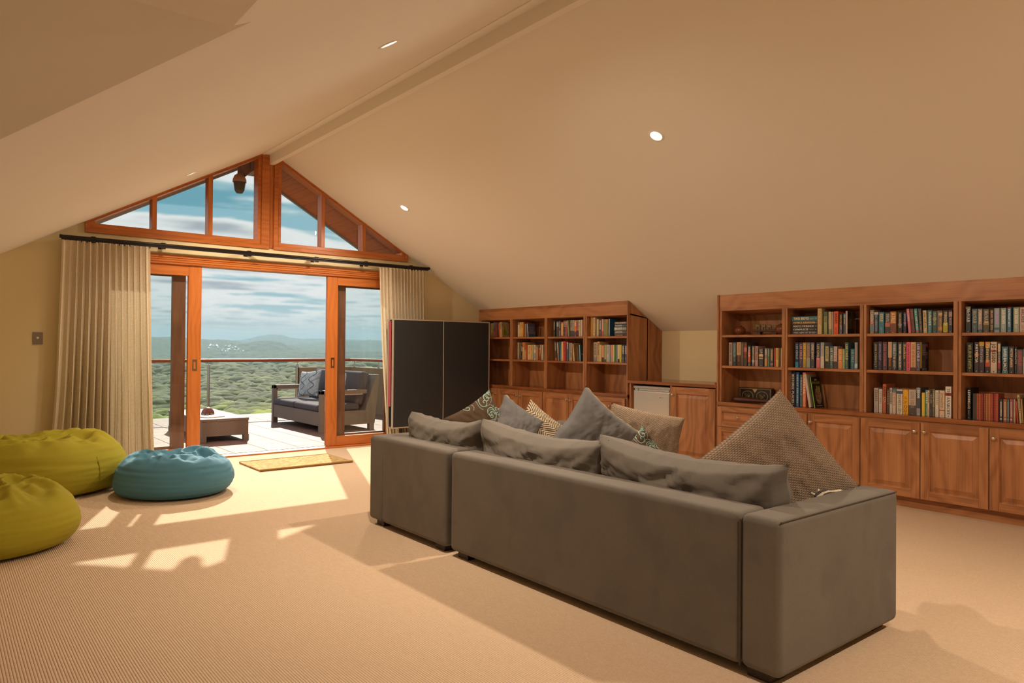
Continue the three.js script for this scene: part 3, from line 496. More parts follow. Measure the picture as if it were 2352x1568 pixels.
shelfOfBooks(2,2,'middle',[
  [0.795,0.031,0.227,'#22344c','#a9c0d0','LEE CHILD','navy paperback with pale blue lettering',{b:[[.78,1,"#2f86a8"]]}],
  [0.830,0.036,0.227,'#403756','#e0a88c','LEE CHILD','purple paperback with salmon lettering'],
  [0.870,0.031,0.227,'#b08a30','#e8d04e','LEE CHILD','mustard paperback with yellow lettering'],
  [0.904,0.033,0.227,'#64787c','#e07c5c','LEE CHILD','grey green paperback with coral lettering',{b:[[.62,1,"#8d9a92"]]}],
  [0.943,0.033,0.227,'#4d4954','#e6d27a','ONE SHOT','charcoal paperback with lilac and yellow title',{b:[[0,.42,"#6f6a78"]]}],
  [0.995,0.034,0.227,'#303a56','#e8bd4c','LEE CHILD','navy paperback with gold lettering and pink foot',{b:[[.6,1,"#d2747e"]]}],
  [1.034,0.032,0.228,'#949fb2','#d0b66e','LEE CHILD','pale blue paperback with buff foot',{b:[[.55,1,"#d4c2ae"]]}],
  [1.077,0.030,0.193,'#b8ae80','#5c5a3c','ESCAPE','khaki paperback with black foot',{b:[[.68,1,"#383a36"]]}],
  [1.117,0.032,0.193,'#446062','#e0dec8','LEE CHILD','dark teal paperback with cream lettering'],
  [1.153,0.030,0.193,'#c0b8b0','#c46c5c','LEE CHILD','pale grey paperback with pink lettering',{b:[[.68,1,"#4a403e"]]}],
  [1.195,0.035,0.172,'#d88f4c','#f4c49a','LEE CHILD','tangerine paperback with darker foot',{b:[[.58,.62,"#a8442c"]]}],
  [1.231,0.020,0.172,'#8ea984','#e4d070','LEE CHILD','sage green paperback'],
  [1.253,0.028,0.228,'#456262','#e2da5e','LEE CHILD','green paperback with yellow lettering'],
  [1.302,0.033,0.173,'#33646e','#9cbcc0','LEE CHILD','petrol blue paperback'],
  [1.338,0.024,0.228,'#86979f','#d2745f','LEE CHILD','silver blue paperback with red lettering',{b:[[.8,.95,"#c2d4da"]]}]]);
shelfOfBooks(2,2,'bottom',[
  [0.737,0.048,0.319,'#2c2e36','#e2dccf','HISTORIC PLACES','tall near-black book with white lettering'],
  [0.793,0.028,0.314,'#31648f','#d8e2ea','GREAT ESCAPES','tall royal blue book'],
  [0.833,0.021,0.290,'#4e5f65','#aebfc6','TRAVELS','slate book with pale lettering'],
  [0.857,0.029,0.313,'#e08058','#f4d8c8','CAPITAL','tall coral book'],
  [0.919,0.022,0.299,'#c6b8aa','#7a6e66','','pale leaning magazine with barcode strip',{l:9.4}],
  [0.967,0.008,0.275,'#84b43c','#222','','lime spined cookery book with salad cover',{l:9.4,c:"salad"}]]);
shelfOfBooks(2,3,'top',[
  [1.464,0.033,0.198,'#988a80','#efe4d6','CASINO','grey paperback with fiery middle',{b:[[.5,.6,"#d2503a"],[.7,.85,"#7896b0"]]}],
  [1.499,0.034,0.178,'#363332','#9abbd9','TESS GERRITSEN','black paperback with picture panel and blue title',{b:[[0,.12,"#c8bcb2"]]}],
  [1.535,0.041,0.177,'#438399','#ecd07c','EXILE','turquoise thick paperback'],
  [1.584,0.040,0.172,'#4e4947','#c2bcb6','DEVIL','charcoal paperback with blush middle',{b:[[.48,.68,"#c4705f"]]}],
  [1.628,0.045,0.178,'#c08244','#f0d8ae','A TALE','amber thick paperback with rust foot',{b:[[.55,1,"#80503f"]]}],
  [1.688,0.032,0.174,'#383532','#c8b896','IAN RANKIN','black paperback with grey lettering',{b:[[.55,.66,"#5a7f86"]]}],
  [1.726,0.022,0.171,'#403c46','#9cb0d8','MIDNIGHT','indigo paperback with red dot',{b:[[.5,.56,"#d45a4c"]]}],
  [1.769,0.020,0.196,'#d27884','#f0c4c8','FLORA','tall pink leaning paperback',{l:5}],
  [1.791,0.024,0.196,'#744b44','#a4756a','ROSE','tall brown leaning paperback',{l:5}],
  [1.822,0.024,0.196,'#43928f','#ece8dc','ALL THE LIGHT','tall turquoise leaning paperback',{l:5,b:[[.88,.96,"#b84a4a"]]}],
  [1.851,0.022,0.195,'#4e4846','#a08c80','A PLACE IN TIME','tall umber leaning paperback',{l:4}],
  [1.882,0.025,0.179,'#d0bb92','#6a5a40','JANE CARTER','thick cream paperback',{l:2}],
  [1.913,0.027,0.178,'#54868e','#d4dccb','SUMMER','duck egg blue paperback'],
  [1.944,0.031,0.172,'#4e625d','#a8b49a','GARDEN','dark green paperback',{b:[[.3,.42,"#98903f"]]}],
  [1.979,0.008,0.174,'#94847f','#555','','thin mauve grey booklet'],
  [1.989,0.028,0.174,'#74604c','#d8b68a','THE DRAGON','bronze paperback with gold oval',{b:[[.1,.22,"#c8a684"],[.72,.9,"#b8893c"]]}],
  [2.022,0.033,0.174,'#3d382f','#e2dabc','FERGUSON','black paperback with acid yellow foot',{b:[[.55,.98,"#b8b03c"]]}],
  [2.059,0.026,0.176,'#3e404c','#d6b4ab','THE BODY','navy paperback with figures on the spine',{b:[[.08,.3,"#a08078"]]}]]);
shelfOfBooks(2,3,'middle',[
  [1.491,0.034,0.232,'#2e2b28','#c0b682','JOHN CONNOLLY','black paperback with khaki lettering'],
  [1.530,0.030,0.235,'#3c3848','#9c94b6','MOONLIGHT','midnight blue paperback with lilac lettering'],
  [1.568,0.036,0.232,'#4d424e','#e0652f','John Grisham','aubergine paperback with orange script'],
  [1.608,0.029,0.232,'#d0b090','#dc844c','John Grisham','tan paperback with black foot',{b:[[.56,1,"#463c2c"]]}],
  [1.643,0.034,0.230,'#556c70','#e6e4da','DEMILLE THE QUEST','grey blue paperback with brown foot',{b:[[.5,1,"#3f3632"]]}],
  [1.686,0.032,0.230,'#484742','#f0eee4','HONEYBEE CRAIG SILVEY','olive black paperback with spaced white capitals'],
  [1.723,0.027,0.229,'#433c3f','#ecc23c','Rankin','dark paperback with yellow name'],
  [1.752,0.029,0.231,'#ea647e','#5e1830','IAN RANKIN DOORS OPEN','hot pink paperback'],
  [1.785,0.038,0.230,'#d8a876','#8a6040','THE OTHER SIDE','peach paperback with dark arch at foot',{b:[[.88,1,"#5c4430"]]}],
  [1.827,0.028,0.230,'#5c556e','#d6d2de','LEE CHILD','violet paperback with a black thriller cover',{c:"exit"}]]);
shelfOfBooks(2,3,'bottom',[
  [1.490,0.035,0.203,'#bcb0a8','#6c6058','ESSAYS','dove grey paperback'],
  [1.530,0.024,0.197,'#d2c6ba','#8a6a60','LETTERS','off white paperback'],
  [1.557,0.026,0.238,'#be6642','#2e1c14','ANIMAL','tall terracotta book with dark animal',{b:[[.42,.62,"#d29a7a"]]}],
  [1.591,0.020,0.201,'#4e3d34','#a28c78','SCIENCE','chocolate paperback'],
  [1.615,0.019,0.210,'#b4a89b','#5a5048','A SHORT','putty grey book with white foot',{b:[[.6,1,"#cfc6ba"]]}],
  [1.636,0.026,0.202,'#d2bea5','#b46a50','THE MONTH','cream paperback with teal head',{b:[[0,.14,"#3f8294"]]}],
  [1.669,0.045,0.201,'#d8cdb6','#38383a','PATRICK WHITE A LIFE','thick ivory hardback with blue portrait',{b:[[.06,.18,"#3f5a84"]]}],
  [1.720,0.037,0.202,'#ecaa1c','#2c2014','S P Q R','golden yellow book with four stacked capitals',{stack:1}],
  [1.761,0.055,0.203,'#c2ae9b','#8e847c','GORE VIDAL','very thick taupe book with a dark photo at foot',{b:[[.62,1,"#5a5048"]]}],
  [1.820,0.029,0.222,'#54535a','#ecebe6','1000','thick grey book with silver ends',{b:[[0,.18,"#98989e"],[.74,1,"#98989e"]]}],
  [1.863,0.021,0.184,'#e2c23e','#7c6620','','short bright yellow book'],
  [1.886,0.017,0.206,'#56987f','#d6e8dc','NOTES','jade green paperback'],
  [1.903,0.013,0.203,'#d8c1a5','#6a4c38','RIVER','narrow buff paperback'],
  [1.918,0.018,0.185,'#433e3d','#b0a898','ECHO','short black paperback'],
  [1.939,0.019,0.218,'#615f44','#d4ccab','Companion','olive drab book'],
  [1.961,0.023,0.207,'#e2d6c3','#9a9086','POEMS','pale ivory paperback'],
  [1.990,0.036,0.207,'#e0c9a8','#8a5a40','Jerusalem','thick cream paperback with brown script',{b:[[.72,.76,"#b84a30"]]}],
  [2.033,0.041,0.241,'#e8dfce','#2c2622','THE ANARCHY','tall white book with a red soldier',{b:[[.2,.3,"#9c2c28"]]}]]);
shelfOfBooks(2,4,'top',[
  [2.179,0.033,0.197,'#3d3f40','#e8e8e6','McNAB','black paperback with large white name',{b:[[0,.1,"#7f8c74"]]}],
  [2.220,0.036,0.179,'#4f676d','#bdb4a4','McNAB','grey blue paperback with stone lettering'],
  [2.260,0.028,0.178,'#948c87','#f0dcc4','FIREWALL','silver paperback with blue foot',{b:[[.88,1,"#3f6478"]]}],
  [2.293,0.038,0.176,'#60574c','#d4ccbb','McNAB','camouflage brown paperback',{b:[[.55,.68,"#a8904c"]]}],
  [2.336,0.026,0.175,'#3d332f','#ecc08a','BRAVO TWO ZERO','dark brown paperback with sand lettering'],
  [2.367,0.033,0.179,'#93a9ad','#d2a8dc','DAN BROWN','ice blue paperback with lilac lettering',{b:[[.8,.9,"#4f7880"]]}],
  [2.405,0.034,0.179,'#a2aea5','#f8f8f0','DAN BROWN','grey green paperback with white lettering'],
  [2.450,0.022,0.182,'#5581a0','#f2f2f8','PATRIOT ACT','blue paperback with red trim',{b:[[0,.04,"#b43838"]]}],
  [2.487,0.035,0.179,'#a0ad9c','#f6f0de','DAN BROWN','pale sage paperback with cream lettering'],
  [2.527,0.037,0.178,'#d0b09f','#5c5252','ARCHER','thick flesh pink paperback']]);
shelfOfBooks(2,4,'middle',[
  [2.186,0.042,0.226,'#23251f','#b4b466','WILBUR SMITH','black thick book with olive lettering'],
  [2.235,0.029,0.230,'#4a3d3d','#ebe3da','PATRICIA','maroon black paperback with white script',{b:[[.38,.46,"#b8743c"]]}],
  [2.269,0.032,0.232,'#43393f','#bcb4b4','Patterson','plum paperback with yellow head panel',{b:[[0,.14,"#d2a022"]]}],
  [2.306,0.031,0.232,'#433837','#e2da98','Patterson','umber paperback with orange head panel',{b:[[0,.2,"#d6935f"],[.58,.8,"#b9543a"]]}],
  [2.341,0.040,0.232,'#d2bea9','#262220','JO NESBO','thick pale paperback with tall black capitals',{b:[[.27,.33,"#c4604a"]]}],
  [2.388,0.017,0.230,'#433a35','#d2c8b9','JO NESBO','brown paperback with tan head',{b:[[.05,.3,"#d2b27c"],[.6,.85,"#a43c42"]]}],
  [2.413,0.039,0.196,'#4b7783','#ecf2f2','DAVID BALDACCI','short stormy blue paperback',{b:[[.5,.9,"#3c4a50"]]}],
  [2.461,0.029,0.197,'#443e3e','#e2d2b0','PETER JAMES','short black paperback with cream capitals',{b:[[.5,.76,"#5c3430"]]}],
  [2.493,0.014,0.195,'#2f2d2d','#d2d2d2','KOONTZ','short narrow black paperback'],
  [2.509,0.034,0.176,'#605653','#d4554c','SCHINDLER','short grey paperback with red lettering'],
  [2.546,0.018,0.178,'#e0c09a','#3c3028','AIDA','short peach paperback',{b:[[0,.3,"#5c98a8"]]}]]);
shelfOfBooks(2,4,'bottom',[
  [2.181,0.026,0.238,'#151515','#ecece4','LEPORELLO','tall black book with white lettering'],
  [2.219,0.026,0.197,'#4e463c','#7c7264','','worn dark grey book'],
  [2.247,0.014,0.198,'#a84e36','#d8a070','','brick red leather volume of matching set',{v:1}],
  [2.263,0.011,0.198,'#b8653e','#d8a070','','copper leather volume of matching set',{v:1}],
  [2.276,0.013,0.199,'#903828','#d8a070','','oxblood leather volume of matching set',{v:1}],
  [2.291,0.013,0.200,'#904832','#d8a070','','russet leather volume of matching set',{v:1}],
  [2.306,0.013,0.201,'#b06e3e','#d8a070','','tan leather volume of matching set',{v:1}],
  [2.321,0.014,0.202,'#b87044','#d8a070','','light tan leather volume of matching set',{v:1}],
  [2.336,0.015,0.203,'#a84832','#d8a070','','scarlet brown leather volume of matching set',{v:1}],
  [2.355,0.012,0.203,'#902624','#d8a070','','deep red leather volume of matching set',{v:1}],
  [2.368,0.019,0.204,'#ac4e38','#d8a070','','wide brick red leather volume of matching set',{v:1}],
  [2.395,0.020,0.167,'#2f3e4d','#333','','short navy book with cream label',{s:1}],
  [2.419,0.022,0.167,'#aa604d','#333','','short salmon brown book with cream label',{s:1}],
  [2.445,0.010,0.167,'#4f7b80','#333','','short narrow teal book with cream label',{s:1}],
  [2.459,0.019,0.169,'#a45666','#333','','short raspberry book with cream label',{s:1}],
  [2.482,0.009,0.169,'#b2a592','#333','','short narrow stone book with cream label',{s:1}],
  [2.492,0.005,0.159,'#ba6033','#e8c090','','very narrow orange brown book'],
  [2.503,0.010,0.155,'#aa4e36','#5c2418','','rust book leaning over',{l:3}],
  [2.521,0.012,0.201,'#d2be94','#3c3020','ROMMEL','tall sand coloured leaning book',{l:4.5}],
  [2.535,0.008,0.174,'#c29c5e','#7c6238','','narrow ochre leaning book',{l:3.5}],
  [2.547,0.015,0.208,'#2c2a28','#d8d0c0','SEVEN PILLARS','tall black book at the frame edge']]);
shelfOfBooks(1,1,'top',[
  [0.201,0.068,0.197,'#b09054','#6c5428','ATLAS','ochre book with worn spine'],
  [0.276,0.035,0.211,'#60757a','#c8d4d4','','grey blue book with orange label',{b:[[.6,.95,"#d2704c"]]}],
  [0.316,0.036,0.206,'#923d3b','#e8b8a8','','dark red book'],
  [0.361,0.013,0.200,'#504a4c','#999','','thin graphite book'],
  [0.392,0.017,0.203,'#e0653c','#fff','','thin vermilion book',{l:3}],
  [0.432,0.040,0.209,'#d0ac70','#4c5c2c','BIRDS','buff illustrated book with a green bird cover',{l:4,c:"bird"}]]);
shelfOfBooks(1,2,'top',[
  [0.802,0.035,0.197,'#e2cda8','#8c7a60','','cream paperback with grey head',{b:[[0,.16,"#8a8480"]]}],
  [0.846,0.032,0.196,'#d0bb92','#7c6a48','TRUST','sand paperback'],
  [0.884,0.038,0.197,'#e8b044','#8a2a1c','1421','amber paperback with red numerals'],
  [0.926,0.014,0.196,'#aa4e26','#eee','','thin burnt orange book'],
  [0.957,0.031,0.173,'#94897c','#4c443c','','mottled grey book'],
  [1.018,0.011,0.177,'#c4c8d4','#666','','pale spined book with a dusk blue cover',{l:5,c:"blue"}]]);
shelfOfBooks(1,2,'middle',[
  [0.812,0.022,0.227,'#c0b098','#8c6a64','','pale book with pink foot',{b:[[.9,1,"#c87c78"]]}],
  [0.884,0.023,0.194,'#2e2725','#f0e8e0','NOIR','black paperback with white lettering'],
  [0.911,0.032,0.231,'#ecca98','#8c5c3c','CARE OF WOODEN','tall cream paperback with orange head',{b:[[0,.3,"#d88850"]]}],
  [0.948,0.030,0.229,'#caa966','#7c5c2c','HEART','tall ochre paperback with rust head',{b:[[0,.42,"#b8683c"]]}],
  [0.987,0.023,0.194,'#b8483c','#f0c0b0','','scarlet paperback'],
  [1.013,0.064,0.195,'#e2c290','#8c7048','HISTORY','very thick oatmeal paperback'],
  [1.079,0.025,0.195,'#e0b056','#8c5c2c','SUN','golden paperback'],
  [1.107,0.021,0.199,'#c0bca4','#6c6854','','pale grey green paperback'],
  [1.130,0.014,0.195,'#604538','#c8a898','','narrow brown paperback'],
  [1.146,0.033,0.195,'#e2ca98','#6c7c7c','SEA','buff paperback with blue grey foot',{b:[[.52,.9,"#93a5a5"]]}],
  [1.187,0.014,0.175,'#90b8b8','#fff','','narrow pale teal paperback'],
  [1.206,0.024,0.167,'#c8763e','#4c2414','','short orange paperback'],
  [1.236,0.037,0.169,'#823e24','#d8a888','RED EARTH','short mahogany paperback'],
  [1.291,0.011,0.201,'#e0c0a8','#888','','thin blush leaning paperback',{l:6}],
  [1.308,0.018,0.196,'#d0c8a8','#888','','thin ivory leaning paperback',{l:4}]]);
shelfOfBooks(1,3,'top',[
  [1.511,0.033,0.203,'#3d3932','#c4b89a','ORDEAL','black paperback with bone lettering'],
  [1.575,0.039,0.196,'#605149','#d8ecec','','brown book with an aqua panel',{b:[[.08,.36,"#93bcbc"]]}],
  [1.618,0.027,0.200,'#625059','#c8b8c4','PARIS','mauve book with blue foot',{b:[[.62,.95,"#7c84a8"]]}],
  [1.654,0.039,0.182,'#e8b056','#c84830','','gold book with red ends',{b:[[0,.08,"#d8502c"],[.93,1,"#c83c28"]]}],
  [1.695,0.032,0.201,'#4e4856','#ece4ec','SALT','grey violet paperback'],
  [1.730,0.031,0.200,'#b05652','#f4dcd8','SALT','rose red paperback'],
  [1.785,0.026,0.199,'#979870','#4c4c34','','sage leaning paperback',{l:5}],
  [1.814,0.009,0.193,'#22221f','#8c8c84','','thin black paperback'],
  [1.826,0.036,0.201,'#b09f80','#4c4438','FORD','khaki paperback with graphite foot',{b:[[.64,1,"#50505a"]]}],
  [1.866,0.025,0.200,'#c0bcb8','#3c3c44','MARCH','white paperback with black foot',{b:[[.64,1,"#48485a"]]}],
  [1.894,0.030,0.200,'#e88044','#fff','FIRE','orange paperback with plum foot',{b:[[.7,1,"#785060"]]}],
  [1.927,0.027,0.199,'#c8805c','#3c3440','MOON','terracotta paperback with aqua head',{b:[[0,.16,"#8cb0b4"],[.64,1,"#504a58"]]}],
  [1.958,0.019,0.198,'#d0b090','#3c3440','WIND','beige paperback with black foot',{b:[[.64,1,"#484454"]]}],
  [1.979,0.028,0.199,'#e0d0b0','#7c6c58','THE BEACH','ivory paperback'],
  [2.017,0.018,0.201,'#e8d4bc','#8c7c6c','','pale pink paperback beside the divider']]);
shelfOfBooks(1,3,'middle',[
  [1.560,0.030,0.240,'#504539','#d8cfc4','STORY','dark leaning paperback with red foot',{l:5,b:[[.86,1,"#c8543c"]]}],
  [1.605,0.028,0.235,'#82796e','#e8e4e0','HARPER','grey leaning paperback',{l:5,b:[[.5,.62,"#98584c"]]}],
  [1.649,0.016,0.238,'#448aa2','#e8f4f4','','turquoise leaning paperback',{l:3.5}],
  [1.669,0.013,0.238,'#d8a876','#8c3c24','','peach paperback with red marks'],
  [1.685,0.021,0.238,'#e8c478','#c88c3c','','butter yellow paperback',{l:1.5}],
  [1.709,0.038,0.242,'#e04e4a','#3c1014','RUNNING MAN','red hardback with black lettering'],
  [1.766,0.027,0.234,'#5f616a','#e8e8ec','TIDE','slate paperback with face at head',{b:[[0,.1,"#c89878"]]}],
  [1.797,0.020,0.224,'#8698b0','#e8ecf4','','powder blue paperback'],
  [1.829,0.032,0.221,'#d0a070','#7c5438','FARM','caramel paperback',{b:[[.5,.8,"#8c9878"]]}],
  [1.892,0.017,0.209,'#e0d0a8','#7c98a0','COAST','cream leaning book with tan cover',{l:6,c:"tan"}],
  [1.950,0.025,0.185,'#60564d','#d8ccc4','','short brown leaning paperback',{l:6}],
  [1.991,0.018,0.198,'#90b8bc','#e8f0f0','','pale blue leaning paperback with teal cover',{l:4,c:"teal"}]]);
shelfOfBooks(1,4,'top',[
  [2.170,0.038,0.235,'#c89042','#7c5420','','tall ochre hardback'],
  [2.217,0.030,0.224,'#e0cca0','#4c4434','ALEXANDER M','tall cream book with brown lettering'],
  [2.277,0.030,0.202,'#d0c098','#7c6c4c','','pale straw paperback'],
  [2.310,0.040,0.201,'#545052','#e8dcdc','NOMAD','graphite paperback with white lettering'],
  [2.356,0.027,0.200,'#e0a288','#fff','','blush paperback with scarlet foot',{b:[[.7,1,"#dc4442"]]}],
  [2.389,0.027,0.199,'#868b6e','#e8e08c','','sage green paperback'],
  [2.419,0.039,0.198,'#91914e','#20201c','','olive paperback with black strokes',{b:[[0,.18,"#c8884c"]]}],
  [2.462,0.020,0.201,'#a8b0c8','#6c7484','','pale blue thin book with deep teal cover',{c:"deep"}],
  {stack:[[0.031,'#605a54','#f4e0d8','NORA ROBERTS','brown grey paperback topping the pile'],
    [0.034,'#444346','#c8dce8','MCDERMID','black paperback second in the pile'],
    [0.040,'#8f9991','#f0f0ec','BECKETT','silver green paperback mid pile'],
    [0.044,'#4e4e4c','#e8d0cc','LARSSON','charcoal paperback fourth in the pile'],
    [0.025,'#534f4a','#f0c498','TO DIE FOR','dark grey paperback at bottom of pile']],x:2.560,w:0.189}]);
shelfOfBooks(1,4,'middle',[
  [2.227,0.053,0.231,'#b8a48c','#4c4c54','BLUE DOG','grey beige book with navy spots',{b:[[.75,1,"#8c8c92"]]}],
  [2.284,0.039,0.237,'#d0b080','#4c3c28','PRISONER','tall wheat coloured hardback'],
  [2.325,0.030,0.200,'#d0b880','#6c5c3c','','narrow straw paperback'],
  [2.361,0.032,0.194,'#e0a278','#5c3c34','','apricot paperback with dark foot',{b:[[.72,1,"#5c3832"]]}],
  [2.399,0.032,0.200,'#a0b088','#4c5848','','sage paperback with slate foot',{b:[[.84,1,"#5c6460"]]}],
  [2.434,0.035,0.200,'#d0c0a8','#8c7c68','NOTES','oatmeal paperback'],
  [2.474,0.025,0.200,'#97a8ac','#e8e8e8','','grey blue paperback'],
  [2.502,0.025,0.200,'#e88f80','#5c2c28','','coral paperback with lilac foot',{b:[[.6,1,"#b89c98"]]}],
  [2.529,0.023,0.200,'#e0c8a0','#888','','narrow buff paperback'],
  [2.556,0.026,0.200,'#70924c','#d8e468','','grass green paperback'],
  [2.592,0.023,0.200,'#88a0a8','#e8e8e8','','steel blue paperback'],
  [2.617,0.025,0.201,'#e0ccb4','#3c2c24','','pale paperback with a dark bottle shape',{b:[[.8,1,"#4c3428"]]}],
  [2.646,0.027,0.201,'#d8c42e','#7c7010','','acid yellow paperback'],
  [2.678,0.034,0.201,'#4e4e5e','#f0f0f4','SHORT','dark slate paperback with white lettering'],
  [2.719,0.030,0.201,'#4e5062','#f0f0f4','SHORT','navy slate paperback by the end panel']]);
M_print.map = new THREE.CanvasTexture(spineCanvas); M_print.map.colorSpace = THREE.SRGBColorSpace;

// ================================================================ FURNITURE
const velvetTex = tex(1024, 1024, (u, v) => { const b = fbm(u * 5, v * 5, 3, 4, 5, 5), d = ss(0.5, 0.72, fbm(u * 9 + 3, v * 7, 13, 4, 9, 7)), w = vnoise(u * 300, v * 300, 5, 300, 300); return mix3(mix3([98, 92, 84], [116, 109, 99], 0.7 * b + 0.3 * w), [92, 87, 81], d * 0.35); });
M.velvet = mat('grey_velvet', { map: velvetTex, roughness: 0.85, sheen: 0.35, sheenColor: new THREE.Color(0xb8a890), sheenRoughness: 0.5, bumpMap: plasterBump, bumpScale: 0.0008 });
M.velvetSeam = mat('seam', { color: 0x4a4038, roughness: 0.9 });
function soft(x0, x1, y0, y1, z0, z1, r = 0.03) { return bx(x0, x1, y0, y1, z0, z1, 1, r); }
{
  const A = thing('sofa_section', 'grey velvet chaise half of the sofa, nearer the sliding doors', 'sofa', [2.42, 0, -4.605]);
  part('back', soft(0, 0.2, 0.035, 0.625, 0.188, 0.972), M.velvet, A); part('arm', soft(0.0, 2.0, 0.035, 0.622, 0, 0.19), M.velvet, A);
  part('base', soft(0.18, 2.0, 0.035, 0.27, 0.17, 0.965, 0.02), M.velvet, A); part('seat_cushion', soft(0.2, 2.05, 0.27, 0.43, 0.195, 0.97, 0.06), M.velvet, A);
  for (const [x, z] of [[0.08, 0.12], [0.08, 0.88], [1.85, 0.12], [1.85, 0.88]]) part('foot', bx(x - 0.05, x + 0.05, 0, 0.05, z - 0.05, z + 0.05, 1, 0.003), M.darkFoot, A);
  const B = thing('sofa_section', 'grey velvet three-seat half of the sofa with an arm at the near end', 'sofa', [2.42, 0, -3.58]);
  part('back', soft(0, 0.2, 0.035, 0.622, 0, 1.985), M.velvet, B); part('arm', soft(0, 0.985, 0.035, 0.622, 1.983, 2.154), M.velvet, B);
  part('base', soft(0.18, 0.96, 0.035, 0.27, 0.01, 1.97, 0.02), M.velvet, B);
  for (const z of [0.01, 0.99]) part('seat_cushion', soft(0.2, 0.98, 0.27, 0.43, z, z + 0.97, 0.05), M.velvet, B);
  part('seam', [rod([0.003, 0.04, 1.985], [0.003, 0.6, 1.985], 0.003), rod([0.01, 0.614, 2.15], [0.97, 0.614, 2.15], 0.003)], M.velvetSeam, B);
  for (const [x, z] of [[0.08, 0.1], [0.08, 2.05], [0.9, 0.1], [0.9, 2.05]]) part('foot', bx(x - 0.05, x + 0.05, 0, 0.05, z - 0.05, z + 0.05, 1, 0.003), M.darkFoot, B);
}
/** stuffed cushion w x h x t in its own xy plane */
function pillow(w, h, t, o = {}) {
  const N = 36, s = o.seed ?? 1, side = (sg) => grid(N, N, (u, v) => {
    const a = u * 2 - 1, b = v * 2 - 1, p = o.pinch ?? 0.1, e = Math.pow(Math.max(0, (1 - a * a) * (1 - b * b)), o.pow ?? 0.42);
    const x = w / 2 * a * (1 - p * (1 - b * b)), y = h / 2 * b * (1 - p * (1 - a * a)) - (o.sag ?? 0) * (1 - a * a) * ss(-1, 1, b);
    const k = o.wrinkle ?? 0.012, q = 1 - Math.abs(2 * fbm(a * 5 + b * 2.2 + s, b * 1.6 - a + s, s, 3) - 1);
    return [x + k * 0.6 * (vnoise(a * 3, b * 3, s + 2) - 0.5), y, sg * (t / 2 * e + k * e * (q - 0.6) * 2.2)];
  });
  const f = side(1), b = side(-1); { const i = b.index.array; for (let k = 0; k < i.length; k += 3) { const q = i[k]; i[k] = i[k + 1]; i[k + 1] = q; } b.computeVertexNormals(); }
  return mergeGeometries([f, b]);
}
function cushion(label, p, r, w, h, t, m, o = {}) {
  const c = thing('cushion', label, 'cushion', p, 0, o.group); c.rotation.order = 'YXZ'; c.rotation.set(...r);
  part('cover', pillow(w, h, t, o), m, c);
  if (o.lace) { const g = grid(24, 2, (u, v) => [(u - 0.5) * w * 0.93, h * (0.40 + 0.09 * v) - 0.02 * (1 - Math.pow(u * 2 - 1, 2)), 0.012 + 0.004 * Math.sin(u * 40)], 6, 1); part('lace_band', g, M.lace, c, 'cream lace band'); }
  return c;
}
const vt = (w, h, f) => canvasTex(w, h, f, true);
M.paisley = mat('paisley', { roughness: 0.9, map: vt(512, 512, (c) => { c.fillStyle = '#47341f'; c.fillRect(0, 0, 512, 512); const r = rng(4); c.lineCap = 'round'; for (let k = 0; k < 26; k++) { const x = r() * 512, y = r() * 512, s = 26 + r() * 34, a = r() * 6; c.strokeStyle = '#86aaa2'; c.lineWidth = 6; c.beginPath(); for (let q = 0; q < 40; q++) { const R = s * q / 40, A = a + q * 0.22; c[q ? 'lineTo' : 'moveTo'](x + R * Math.cos(A), y + R * Math.sin(A)); } c.stroke(); c.setLineDash([2, 10]); c.beginPath(); c.arc(x, y, s + 12, a, a + 4); c.stroke(); c.setLineDash([]); } }) });
M.chevron = mat('chevron', { roughness: 0.9, map: vt(512, 512, (c) => { c.fillStyle = '#c8b494'; c.fillRect(0, 0, 512, 512); c.strokeStyle = '#4a4038'; c.lineWidth = 11; for (let y = -256; y < 800; y += 34) for (const x of [0, 256]) { c.beginPath(); c.moveTo(x, y); c.lineTo(x + 128, y + 128); c.lineTo(x + 256, y); c.stroke(); } }) });
M.zebra = mat('zebra', { roughness: 0.95, map: vt(512, 512, (c) => { c.fillStyle = '#ddd0b8'; c.fillRect(0, 0, 512, 512); c.strokeStyle = '#4e4842'; c.lineWidth = 16; for (let y = -200; y < 760; y += 44) for (const x of [0, 256]) { c.beginPath(); c.moveTo(x, y); c.lineTo(x + 120, y + 150); c.lineTo(x + 256, y - 20); c.stroke(); } }) });
M.lace = mat('lace', { roughness: 0.9, map: vt(256, 64, (c) => { c.fillStyle = '#5c564e'; c.fillRect(0, 0, 256, 64); c.strokeStyle = '#d2bd94'; c.lineWidth = 7; for (let x = 0; x < 256; x += 64) { c.beginPath(); c.moveTo(x, 4); c.lineTo(x + 32, 60); c.lineTo(x + 64, 4); c.moveTo(x + 32, 4); c.lineTo(x + 32, 60); c.stroke(); } c.fillStyle = '#d2bd94'; c.fillRect(0, 0, 256, 9); c.fillRect(0, 55, 256, 9); }), side: THREE.DoubleSide });
const knitF = (u, v) => { const a = Math.sin(u * 2 * Math.PI * 36 + Math.floor(v * 72) % 2 * Math.PI), b = Math.sin(v * 2 * Math.PI * 72); return 0.5 + 0.25 * a + 0.25 * b; };
M.knit = mat('brown_knit', { roughness: 0.95, map: tex(512, 512, (u, v) => mix3([98, 80, 64], [168, 146, 122], knitF(u, v) * 0.8 + 0.2 * vnoise(u * 90, v * 90, 3))), bumpMap: tex(512, 512, (u, v) => 255 * knitF(u, v), false), bumpScale: 0.004 });
M.greyCloth = mat('blue_grey_velvet', { color: 0x686664, roughness: 0.9, sheen: 0.3, sheenColor: new THREE.Color(0xa0a4a8), sheenRoughness: 0.5 });
